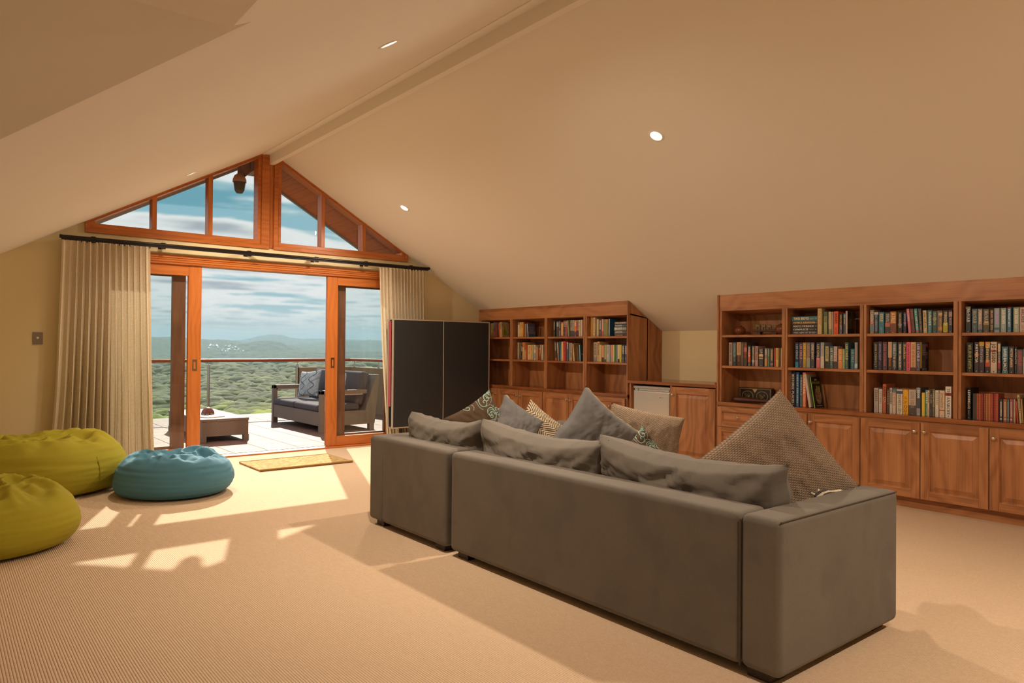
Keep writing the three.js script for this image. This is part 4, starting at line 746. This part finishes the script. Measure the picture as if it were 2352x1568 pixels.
for (const [z, w, x, label, s] of [[-4.02, 0.86, 2.72, 'taupe velvet back cushion of the chaise half, by the paisley cushion', 3], [-3.06, 1.06, 2.72, 'middle grey velvet back cushion between two others', 8], [-2.08, 1.04, 2.74, 'slumped grey velvet back cushion beside the big knitted cushion', 14]])
  cushion(label, [x, 0.585, z], [-0.22, Math.PI / 2, 0.02 * (s % 3 - 1)], w, 0.43, 0.26, M.velvet, { seed: s, pinch: 0.03, pow: 0.3, wrinkle: 0.03, sag: 0.05, group: 'velvet back cushions of the sofa' });
const PI4 = Math.PI / 4;
cushion('brown cushion with teal paisley scrolls, tip up before the dark table', [3.16, 0.64, -4.28], [-0.15, -0.2, PI4 - 0.3], 0.44, 0.44, 0.16, M.paisley, { seed: 21 });
cushion('small grey cushion with cream lace band beside the chevron cushion', [3.42, 0.63, -4.2], [-0.2, -0.1, -PI4 + 0.2], 0.4, 0.4, 0.15, M.greyCloth, { seed: 22, lace: 1 });
cushion('striped cushion mostly hidden behind the small lace cushion', [3.4, 0.6, -4.33], [-0.1, 0.3, 0.25], 0.4, 0.4, 0.13, M.chevron, { seed: 23 });
cushion('cream and brown chevron cushion leaning on the far arm', [3.68, 0.6, -4.24], [-0.25, -0.25, PI4 + 0.1], 0.36, 0.36, 0.13, M.chevron, { seed: 24 });
cushion('large grey cushion with cream lace band, tip up before the cabinet doors', [3.3, 0.66, -3.25], [-0.12, -0.35, -PI4 + 0.1], 0.5, 0.5, 0.18, M.greyCloth, { seed: 25, lace: 1 });
cushion('brown knitted cushion before the fridge', [3.72, 0.6, -3.2], [-0.15, -0.55, -0.2], 0.52, 0.48, 0.18, M.knit, { seed: 26, pinch: 0.05 });
cushion('small brown and teal paisley cushion in front of the brown knitted cushion', [3.28, 0.57, -2.82], [-0.2, -0.3, PI4 - 0.1], 0.32, 0.32, 0.12, M.paisley, { seed: 27 });
cushion('largest knitted cushion balanced on one corner by the near arm', [3.06, 0.66, -1.83], [-0.15, -0.6, PI4 - 0.12], 0.58, 0.58, 0.2, M.knit, { seed: 28, pinch: 0.04 });
cushion('cream and charcoal zigzag cushion peeping over the near arm', [3.33, 0.57, -1.72], [-1.0, 0.4, 0.3], 0.42, 0.36, 0.14, M.zebra, { seed: 29 });

function beanBag(label, p, turn, rx, rz, H, m, s) {
  const t = thing('bean_bag', label, 'bean bag', p, turn), prof = [[0, 0], [0.7, 0], [0.9, 0.05], [0.99, 0.25], [0.99, 0.5], [0.9, 0.8], [0.74, 0.97], [0.5, 0.95], [0.25, 0.84], [0, 0.8]];
  const at = (v) => { const q = v * 9, k = Math.min(8, Math.floor(q)), f = q - k; return [lerp(prof[k][0], prof[k + 1][0], f), lerp(prof[k][1], prof[k + 1][1], f)]; };
  const sm = (v) => { const a = at(Math.max(0, v - 0.05)), b = at(v), c = at(Math.min(1, v + 0.05)); return [(a[0] + 2 * b[0] + c[0]) / 4 * (v < 0.02 || v > 0.99 ? 0 : 1), Math.max(0, (a[1] + 2 * b[1] + c[1]) / 4)]; };
  const g = grid(180, 90, (u, v) => {
    const a = u * 2 * Math.PI, [r, y] = sm(v), top = ss(0.52, 0.8, v), X = Math.cos(a), Z = Math.sin(a);
    const cr = 1 - Math.abs(2 * fbm(X * r * 2.6 + 7 + s, Z * r * 2.6 + s, s, 3) - 1), lob = 0.12 * (vnoise(X * 1.4 + 5, Z * 1.4 + s, s) - 0.5), str = 0.012 * (vnoise(X * 3 + s, y * 24, s + 1) - 0.5) * ss(0.1, 0.5, y) * (1 - top);
    const rad = r * (1 + lob * ss(0, 0.5, y)) + str;
    return [rx * rad * X, Math.max(0.001, H * (y + top * (0.42 * (cr - 0.72) + 0.22 * (vnoise(X * r * 2 + 3, Z * r * 2, s + 6) - 0.4)))), rz * rad * Z];
  }, 3, 1, true);
  part('bag', g, m, t);
  const seam = new THREE.CatmullRomCurve3([...Array(10)].map((_, k) => { const v = 0.2 + k * 0.035, q = sm(v); return new THREE.Vector3(rx * (q[0] * 1.0) * Math.cos(1.2), H * q[1], rz * q[0] * Math.sin(1.2)); })); part('seam', new THREE.TubeGeometry(seam, 20, 0.003, 6), m, t);
}
const clothBump = tex(256, 256, (u, v) => 128 + 80 * (vnoise(u * 120, v * 120, 3, 120, 120) - 0.5), false, [3, 3]);
M.lime = mat('lime_cotton', { color: 0xa69c22, roughness: 0.9, bumpMap: clothBump, bumpScale: 0.001 }); M.blue = mat('blue_cotton', { color: 0x4d8299, roughness: 0.9, bumpMap: clothBump, bumpScale: 0.001 });
beanBag('big lime bean bag against the cream curtain', [0.68, 0, -7.22], 0.3, 0.72, 0.6, 0.46, M.lime, 5);
beanBag('smaller lime bean bag cut by the frame, nearest the camera', [0.24, 0, -5.42], 0.2, 0.52, 0.5, 0.36, M.lime, 12);
beanBag('blue bean bag standing in the sun patch', [1.6, 0, -6.55], 0.35, 0.46, 0.5, 0.33, M.blue, 20);
{
  const jute = tex(256, 256, (u, v) => mix3([150, 118, 70], [206, 176, 120], vnoise(u * 70, v * 40, 3, 70, 40)));
  const t = thing('doormat', 'jute doormat lying at the open sliding door', 'doormat', [3.03, 0.001, -7.4]);
  part('mat', bx(-0.5, 0.5, 0, 0.018, -0.3, 0.31, 0, 0.008), mat('jute', { map: jute, roughness: 1, bumpMap: jute, bumpScale: 0.004 }), t); for (const z of [0.31, -0.3]) part('border', rod([-0.5, 0.012, z], [0.5, 0.012, z], 0.011), mat('jute_edge', { color: 0x9a7440, roughness: 1 }), t);
}
{ // folded table tennis table
  const t = thing('table_tennis_table', 'folded dark table tennis table standing before the corner bookcase', 'table', [5.22, 0, -7.9]);
  const top = mat('table_top', { color: 0x34383c, roughness: 0.42, map: tex(256, 256, (u, v) => 226 + 26 * fbm(u * 4, v * 4, 3, 3, 4, 4)) }), edge = mat('table_edge', { color: 0xb9ac98, roughness: 0.4 });
  for (const z of [0, -0.11]) { part('top_half', bx(-0.742, 0.742, 0.24, 1.585, z - 0.018, z, 1), top, t); part('edge_frame', [bx(-0.757, 0.757, 1.585, 1.6, z - 0.022, z + 0.003, 0), bx(-0.757, 0.757, 0.225, 0.24, z - 0.022, z + 0.003, 0), bx(-0.757, -0.742, 0.24, 1.585, z - 0.022, z + 0.003), bx(0.742, 0.757, 0.24, 1.585, z - 0.022, z + 0.003)], edge, t); }
  part('centre_line', bx(-0.003, 0.003, 0.24, 1.585, 0, 0.0012), M.white, t); part('red_strip', bx(-0.764, -0.756, 0.5, 1.57, -0.09, -0.04), mat('red_strip', { color: 0xb8525c }), t, 'dull red edge strip');
  part('undercarriage', [rod([-0.6, 0.06, -0.06], [-0.6, 0.9, -0.06], 0.018), rod([0.6, 0.06, -0.06], [0.6, 0.9, -0.06], 0.018), rod([-0.6, 0.12, -0.06], [0.6, 0.12, -0.06], 0.018)], M.black, t);
  for (const x of [-0.6, 0.6]) part('wheel', cyl(0.05, 0.05, 0.03, 20).rotateZ(Math.PI / 2).translate(x, 0.05, -0.06), M.black, t);
}
// ---- ornaments in the first bay of the long bookcase
M.pot = mat('polished_wood', { color: 0x7a4426, roughness: 0.18 }); M.darkWood = mat('dark_carved_wood', { color: 0x4c2a1c, roughness: 0.4 });
for (const [z, y, R, label] of [[-4.09, 1.391, 0.055, 'round polished wooden pot on the top shelf, away from the elephants'], [-3.64, 1.391, 0.062, 'darker round wooden pot on the top shelf beside the elephant carving']]) { const t = thing('wooden_pot', label, 'pot', [FX + 0.15, y, z]); part('body', new THREE.LatheGeometry([...Array(20)].map((_, k) => { const a = -1.2 + k / 19 * 2.55; return new THREE.Vector2(R * Math.cos(a), R * 0.86 * (Math.sin(a) + Math.sin(1.2))); }), 40), M.pot, t); part('lid', new THREE.SphereGeometry(R * 0.34, 24, 12).scale(1, 0.3, 1).translate(0, R * 1.64, 0), M.pot, t); }
{
  const t = thing('elephant_carving', 'carved row of four walking elephants on a wooden stand', 'carving', [FX + 0.2, 1.391, -3.96], -Math.PI / 2);
  part('stand', [bx(0, 0.27, 0.032, 0.048, -0.03, 0.03, 0, 0.003), bx(0.03, 0.07, 0, 0.032, -0.02, 0.02), bx(0.2, 0.24, 0, 0.032, -0.02, 0.02)], M.darkWood, t);
  const el = mat('elephant_wood', { color: 0x8c7654, roughness: 0.5 });
  for (let k = 0; k < 4; k++) { const x = 0.04 + k * 0.062, s = 1 - k * 0.08, g = [new THREE.SphereGeometry(0.021, 16, 12).scale(1.15, 0.9, 0.8).translate(0, 0.042, 0), new THREE.SphereGeometry(0.012, 12, 10).translate(-0.024, 0.047, 0), rod([-0.034, 0.045, 0], [-0.037, 0.014, 0], 0.004), new THREE.SphereGeometry(0.011, 10, 8).scale(0.7, 1, 0.3).translate(-0.018, 0.047, 0.012)]; for (const a of [-0.014, 0.014]) for (const b of [-0.008, 0.008]) g.push(rod([a, 0.04, b], [a * 1.05, 0, b], 0.0055)); const m = merge(g); m.scale(s, s, s); m.translate(x, 0.048, 0); part('elephant', m, el, t); }
}
{
  const gold = canvasTex(512, 256, (c) => { c.fillStyle = '#241e18'; c.fillRect(0, 0, 512, 256); c.strokeStyle = '#b89a60'; const r = rng(3); c.lineWidth = 6; c.strokeRect(14, 14, 484, 228); for (const x of [140, 372]) { c.setLineDash([8, 6]); c.lineWidth = 12; c.beginPath(); c.arc(x, 150, 88, 0, 7); c.stroke(); c.setLineDash([]); c.fillStyle = '#c2a468'; for (let k = 0; k < 30; k++) c.fillRect(x - 50 + r() * 80, 110 + r() * 90, 4 + r() * 18, 5); } c.beginPath(); c.moveTo(216, 20); c.lineTo(296, 20); c.lineTo(256, 90); c.fill(); });
  const t = thing('carved_box', 'black and gold decorated panel box on the worktop shelf behind the wooden clubs', 'box', [FX + 0.24, 0.736, -4.16], -Math.PI / 2); part('body', bx(0, 0.36, 0, 0.14, -0.05, 0, 0, 0.003), M.darkWood, t); const f = new THREE.PlaneGeometry(0.352, 0.132); f.translate(0.18, 0.07, 0.0008); part('decorated_face', f, mat('gilt', { map: gold, roughness: 0.4 }), t);
}
for (const [z0, L, x, r0, r1, label] of [[-4.17, 0.3, 0.15, 0.026, 0.022, 'shorter hollow wooden club lying before the gold box'], [-4.12, 0.5, 0.09, 0.026, 0.016, 'longer wooden club lying in front of the shorter one']]) { const t = thing('wooden_club', label, 'club', [FX + x, 0.736, z0]); part('shaft', new THREE.LatheGeometry([[0, 0], [r0 * 0.7, 0.003], [r0, 0.03], [r0, 0.09], [r1, L * 0.5], [r1 * 0.9, L - 0.01], [r1, L], [r1 * 0.6, L]].map((p) => new THREE.Vector2(...p)), 24).rotateX(Math.PI / 2).translate(0, r0, 0), M.darkWood, t); }
{ const t = thing('red_booklet', 'small red booklet on the walnut counter against the long bookcase', 'booklet', [FX + 0.2, 0.898, -4.33]); part('cover', bx(-0.06, 0.06, 0, 0.012, -0.045, 0.06, 0, 0.001), mat('red_card', { color: 0xa8352c, roughness: 0.6 }), t); }

// ================================================================ OUTSIDE
const DY = -0.03;
{
  const deck = structure('deck_floor'); part('slab', bx(1.2, 7.0, -0.4, DY - 0.012, -13.5, -8.43, 0), mat('deck_slab', { color: 0x7a6a62, roughness: 0.9 }), deck);
  const tt = [1, 2, 3].map((s) => mat('deck_tile', { roughness: 0.6, specularIntensity: 0.5, map: tex(128, 128, (u, v) => mix3([104, 76, 68], [138, 108, 98], fbm(u * 4, v * 14, s * 9, 4, 4, 14)), true, [2.4, 2.4]) }));
  const g = bx(0.003, 0.407, -0.012, 0, 0.003, 0.417, 0, 0.003, false);
  for (let i = 0; i < 14; i++) for (let k = 0; k < 12; k++) { const o = part('tile', g, tt[(i * 7 + k * 5 + (i * k) % 3) % 3], deck); o.position.set(1.145 + i * 0.41 + 0.012, DY, -13.5 + 0.0 + k * 0.42 + 0.0); o.rotation.y = 0.0; }
}
{
  const t = thing('balustrade', 'deck balustrade of round timber rail, steel posts and tensioned wires', 'railing', [0, 0, 0]);
  M.rail2 = mat('timber_rail', { map: cedarTex, color: 0xd8a890, roughness: 0.25 });
  part('handrail', [rod([1.0, 0.965, -13.45], [6.62, 0.975, -13.45], 0.03, 20), rod([6.62, 0.975, -13.45], [6.7, 0.98, -11.9], 0.03, 20)], M.rail2, t);
  for (const x of [0.6, 2.2, 3.855, 5.505]) { part('post', [rod([x, -0.2, -13.45], [x, 0.89, -13.45], 0.024, 16), rod([x, 0.89, -13.45], [x, 0.9, -13.45], 0.029, 16), rod([x, 0.9, -13.45], [x, 0.955, -13.45], 0.009)], M.steel, t); }
  for (let k = 0; k < 11; k++) part('wire', rod([0.6, 0.06 + k * 0.078, -13.45], [5.5, 0.06 + k * 0.078, -13.45], 0.0032, 6), M.steel, t);
  for (const [x, z] of [[6.64, -13.3], [6.7, -12.4]]) part('stub_post', [rod([x, 0.83, z], [x, 0.9, z], 0.022), rod([x, 0.9, z], [x, 0.96, z], 0.01)], M.steel, t);
  const w = structure('wall_parapet'); part('render', [bx(5.53, 6.75, -0.4, 0.832, -13.6, -13.36), bx(6.58, 6.85, -0.4, 0.832, -13.4, -8.43)], mat('parapet_render', { color: 0xa08468, roughness: 0.95, bumpMap: plasterBump, bumpScale: 0.002 }), w);
}
{ // eaves: boards under the roof that reaches out beyond the gable
  const e = structure('roof_eaves'), bm = mat('soffit_board', { map: cedarTex, color: 0xe8d0a0, roughness: 0.5 }), fm = mat('roof_edge', { color: 0x8c9098, roughness: 0.5, metalness: 0.3 });
  for (const R of [0, 1]) for (let k = 0; k < 22; k++) { const d0 = k * 0.185, d1 = d0 + 0.181, x0 = R ? RX + d0 : RX - d0, x1 = R ? RX + d1 : RX - d1, f = R ? slopeR : slopeL; part('board', slab(R ? [[x0, -9.06], [x1, -9.06], [x1, -8.43], [x0, -8.43]] : [[x1, -9.06], [x0, -9.06], [x0, -8.43], [x1, -8.43]], f, 0.1), bm, e); }
  part('fascia', [slab([[RX, -9.1], [7.05, -9.1], [7.05, -9.06], [RX, -9.06]], (x) => slopeR(x) - 0.03, 0.2), slab([[-1.0, -9.1], [RX, -9.1], [RX, -9.06], [-1.0, -9.06]], (x) => slopeL(x) - 0.03, 0.2)], fm, e);
  part('ridge_outrigger', bx(2.985, 3.095, 3.36, 3.5, -9.0, -8.43, 2, 0.003), mat('outrigger', { color: 0x8c867e, roughness: 0.7 }), e);
}
{
  const t = thing('security_camera', 'dome security camera hanging from the ridge beam outside the gable window', 'camera', [2.87, 3.24, -8.85]), b = mat('camera_shell', { color: 0xd8b8a4, roughness: 0.5 });
  part('housing', new THREE.LatheGeometry([[0.08, -0.012], [0.078, 0.02], [0.06, 0.065], [0.03, 0.09], [0, 0.092]].map((p) => new THREE.Vector2(...p)), 32), b, t); part('dome', new THREE.LatheGeometry([[0.0, -0.15], [0.035, -0.145], [0.058, -0.11], [0.066, -0.06], [0.072, -0.012]].map((p) => new THREE.Vector2(...p)), 32), mat('camera_dome', { color: 0x3c4448, roughness: 0.2 }), t);
  part('bracket', [bx(-0.02, 0.02, 0.08, 0.2, -0.02, 0.02, 1, 0.003), prism([[0.0, 0.19], [0.115, 0.24], [0.115, 0.12], [0.06, 0.06]], -0.05, 0.05, 1, [], 0.003)], mat('camera_bracket', { color: 0x8c6a60, roughness: 0.6 }), t);
}
const wick = (u, v) => { const a = Math.floor(u * 16), b = Math.floor(v * 32); return ((a + b) % 2 ? 0.75 : 0.4) + 0.25 * Math.sin(v * 32 * Math.PI) ** 2; };
const wickTex = tex(256, 256, (u, v) => mix3([84, 70, 62], [156, 138, 126], wick(u, v)), true, [3.5, 3.5]), wickBump = tex(256, 256, (u, v) => 255 * wick(u, v), false, [3.5, 3.5]);
M.wicker = mat('wicker', { map: wickTex, roughness: 0.55, bumpMap: wickBump, bumpScale: 0.004 }); M.pad = mat('charcoal_pad', { color: 0x55525a, roughness: 0.9 });
{
  const t = thing('wicker_table', 'low square wicker table on the deck', 'table', [2.73, DY, -11.5]); part('top', bx(0, 0.62, 0.27, 0.305, 0, 1.68, 0, 0.006), M.wicker, t); part('skirt', bx(0.006, 0.614, 0.075, 0.272, 0.006, 1.674, 0, 0.004), M.wicker, t);
  for (const [x, z] of [[0, 0], [0.55, 0], [0, 1.61], [0.55, 1.61]]) part('leg', bx(x, x + 0.07, 0, 0.08, z, z + 0.07, 1, 0.003), M.wicker, t);
  const s = thing('shell_ornament', 'brown striped shell ornament on the wicker table', 'ornament', [3.02, DY + 0.306, -10.55]); part('shell', grid(48, 20, (u, v) => { const a = u * 2 * Math.PI, p = v * Math.PI * 0.5, r = 0.085 * Math.cos(p) * (1 + 0.06 * Math.sin(a * 9)); return [r * Math.cos(a), 0.1 * Math.sin(p), r * Math.sin(a)]; }, 1, 1, true), mat('shell', { color: 0x8c5044, roughness: 0.3 }), s); part('rim', new THREE.TorusGeometry(0.082, 0.006, 8, 40).rotateX(Math.PI / 2).translate(0, 0.007, 0), M.white, s);
  const m = thing('magazine', 'pale open magazine on the wicker table beside the shell', 'magazine', [2.95, DY + 0.306, -10.12], 0.3); part('pages', bx(-0.13, 0.13, 0, 0.012, -0.1, 0.1, 0, 0.003), M.white, m);
}
{
  const t = thing('wicker_sofa', 'wicker two-seat sofa with charcoal pads on the deck', 'sofa', [4.44, DY, -11.93]), L = 1.96;
  part('base', bx(0.01, 0.86, 0.09, 0.3, 0.01, L - 0.01, 2, 0.006), M.wicker, t); part('back', prism([[0.66, 0.09], [0.9, 0.09], [0.98, 0.84], [0.93, 0.84]], 0.02, L - 0.02, 1, [], 0.004), M.wicker, t);
  for (const [x, z] of [[0, 0], [0, L - 0.08], [0.8, 0], [0.8, L - 0.08]]) part('leg', bx(x, x + 0.08, 0, 0.1, z, z + 0.08, 1, 0.003), M.wicker, t);
  const tan = mat('arm_liner', { color: 0xc89c80, roughness: 0.5 });
  for (const z of [0, L - 0.075]) { part('arm', [bx(0, 0.06, 0.09, 0.62, z, z + 0.075, 1, 0.005), bx(0, 0.75, 0.56, 0.62, z, z + 0.075, 0, 0.005)], M.wicker, t); part('arm_liner', [bx(0.06, 0.075, 0.3, 0.56, z + 0.03, z + 0.078), bx(0.06, 0.68, 0.545, 0.56, z + 0.03, z + 0.078)], tan, t); }
  for (const z of [0.08, L / 2]) { part('seat_pad', bx(-0.015, 0.68, 0.3, 0.405, z, z + L / 2 - 0.085, 2, 0.04), M.pad, t); const b = bx(-0.07, 0.07, 0, 0.52, 0, L / 2 - 0.09, 2, 0.05); b.rotateZ(-0.26); b.translate(0.66, 0.38, z); part('back_pad', b, M.pad, t); }
  M.wave = mat('wave_cushion', { roughness: 0.9, map: vt(256, 256, (c) => { c.fillStyle = '#c2c8d0'; c.fillRect(0, 0, 256, 256); for (const x of [70, 190]) { for (let k = 0; k < 24; k++) { c.strokeStyle = '#6c7884'; c.lineWidth = 2.5; c.beginPath(); c.arc(x + 40 * Math.sin(k * 0.5), k * 11, 50, 0.3, 1.7); c.stroke(); } c.strokeStyle = '#24262c'; c.lineWidth = 9; c.setLineDash([6, 3]); c.beginPath(); for (let y = 0; y < 257; y += 6) c.lineTo(x + 34 * Math.sin(y * 0.05), y); c.stroke(); c.setLineDash([]); } }) });
  cushion('pale cushion with dark waves at the far end of the wicker sofa', [4.9, 0.62, -11.45], [-0.3, -Math.PI / 2 + 0.35, 0.1], 0.46, 0.46, 0.15, M.wave, { seed: 41 });
  cushion('pale wave cushion at the near end of the wicker sofa, behind the door', [4.86, 0.58, -10.3], [-0.4, -Math.PI / 2 - 0.3, 0.4], 0.44, 0.44, 0.15, M.wave, { seed: 42 });
}
// ---- land and water
const AZ = (px) => 0.679 + Math.atan((px - 1176) / 1647), EYE = 1.25, P3 = (az, r, y) => [r * Math.sin(az), y, -r * Math.cos(az)];
const vegTex = tex(512, 512, (u, v) => { const n = fbm(u * 22, v * 22, 3, 4, 22, 22), m = fbm(u * 5, v * 5, 9, 3, 5, 5); return mix3(mix3([50, 66, 46], [108, 122, 74], m), [34, 48, 40], ss(0.5, 0.7, n)); });
const groundY = (r, az) => { const k = Math.log(r / 20) / Math.log(2800 / 20), d = lerp(0.19, 0.0286, Math.pow(Math.min(1, Math.max(0, k)), 0.42)); return Math.max(-82, EYE - r * d + 0.012 * r * (fbm(az * 9, Math.log(r) * 3, 4, 3) - 0.5) * (k < 0.95 ? 1 : 0)); };
M.veg = mat('bushland', { map: vegTex, roughness: 1 });
{ const g = grid(160, 130, (u, v) => { const az = lerp(-1.3, 1.7, 1 - u), r = 16 * Math.pow(3000 / 16, v); return P3(az, r, groundY(r, az) - 1); }, 60, 50); part('terrain', g, M.veg, structure('land_near')); }
{ const g = grid(40, 2, (u, v) => P3(lerp(-1.3, 1.7, 1 - u), lerp(2700, 5600, v), -80), 1, 1); part('surface', g, mat('water', { color: 0xaebcc4, roughness: 0.18, bumpMap: plasterBump, bumpScale: 0.05 }), structure('water')); }
function ridge(name, pts, r0, r1, seed) {
  const top = (px) => { let k = 0; while (k < pts.length - 2 && px > pts[k + 1][0]) k++; const f = ss(pts[k][0], pts[k + 1][0], px); return lerp(pts[k][1], pts[k + 1][1], f); }, a = pts[0][0], b = pts[pts.length - 1][0];
  const hz = (px) => 798 + 0.0083 * (px - 1176);
  const f = (u, v) => { const px = lerp(b, a, u), r = lerp(r0, r1, v), H = EYE + (hz(px) - top(px)) / 1647 * r1 * 1.0, n = (fbm(px * 0.06, v * 9, seed, 5) - 0.5); return P3(AZ(px), r, lerp(-81, H, Math.pow(ss(0, 1, v), 0.8)) + n * 0.0035 * r1 * ss(0, 0.3, v) * (v > 0.97 ? 0.3 : 1)); };
  part('slope', grid(200, 50, f, 40, 20), mat(name + '_cover', { map: vegTex, roughness: 1 }), structure(name)); return f;
}
const A_ = [[150, 790], [300, 777], [400, 775], [440, 779], [470, 780], [520, 781], [545, 783], [562, 790], [600, 803], [760, 812]], hillA = ridge('hill_1', A_, 4600, 6000, 3);
ridge('hill_2', [[500, 806], [560, 788], [590, 783.5], [618, 782], [640, 785], [665, 793], [705, 801], [780, 812]], 4800, 5600, 8);
ridge('hill_3', [[460, 790], [545, 782], [575, 778], [600, 773], [618, 769], [645, 769.5], [672, 777], [700, 779], [800, 780], [1100, 790]], 8600, 11000, 12);
ridge('hill_4', [[630, 796], [700, 788], [750, 785], [800, 783], [880, 783], [1100, 792]], 6000, 7600, 17);
ridge('hill_5', [[150, 806], [400, 806], [520, 808], [640, 807], [760, 806], [900, 807], [1100, 808]], 4300, 4760, 22);
{
  const r = rng(5), wm = mat('house_wall', { color: 0xf2efe8, roughness: 0.6 }), rm = mat('house_roof', { color: 0xd8d8d8, roughness: 0.4 }); let first;
  for (let k = 0; k < 60; k++) { const px = k < 40 ? 488 + 90 * r() + 30 * (r() - 0.5) : 560 + 95 * r(), v = k < 40 ? 0.3 + 0.25 * r() : 0.24 + 0.1 * r(), p = hillA((760 - px) / 610, v); let o; if (!first) { first = o = thing('far_house', 'white house on the far hillside across the water', 'house', [0, 0, 0], 0, 'white houses scattered on the far hillside'); part('walls', new THREE.BoxGeometry(11, 6, 9).translate(0, 3, 0), wm, o); part('roof', prism([[-6, 6], [6, 6], [0, 9]], -5, 5), rm, o); } else o = copyOf(first); o.position.set(p[0], p[1] + 2, p[2]); o.rotation.y = r() * 3; }
}
{ // bushes beyond counting on the falling land
  const ico = mergeVertices(new THREE.IcosahedronGeometry(1, 2).deleteAttribute('uv').deleteAttribute('normal')), p = ico.attributes.position; for (let i = 0; i < p.count; i++) { const x = p.getX(i), y = p.getY(i), z = p.getZ(i), k = 0.7 + 0.6 * fbm(x * 2.3 + 5, y * 2.3 + z * 2, 3, 3); p.setXYZ(i, x * k, y * k * 0.8, z * k); } ico.computeVertexNormals();
  const N = 12000, im = new THREE.InstancedMesh(ico, mat('foliage', { color: 0xffffff, roughness: 0.95 }), N), r = rng(8), m4 = new THREE.Matrix4(), q = new THREE.Quaternion(), c = new THREE.Color(); im.name = 'bushes'; im.userData.kind = 'stuff'; im.userData.label = 'mixed green coastal bush covering the slope below the deck'; im.userData.category = 'bushes';
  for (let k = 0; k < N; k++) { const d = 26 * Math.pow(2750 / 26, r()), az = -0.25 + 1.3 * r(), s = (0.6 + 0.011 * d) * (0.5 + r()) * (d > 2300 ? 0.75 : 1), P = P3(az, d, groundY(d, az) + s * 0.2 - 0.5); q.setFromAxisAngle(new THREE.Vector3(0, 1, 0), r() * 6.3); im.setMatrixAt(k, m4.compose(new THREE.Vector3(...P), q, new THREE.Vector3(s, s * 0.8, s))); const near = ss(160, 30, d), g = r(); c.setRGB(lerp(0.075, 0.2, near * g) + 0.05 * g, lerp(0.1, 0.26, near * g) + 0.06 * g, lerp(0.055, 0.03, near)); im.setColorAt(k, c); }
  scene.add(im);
}
renderer.render(scene, camera);
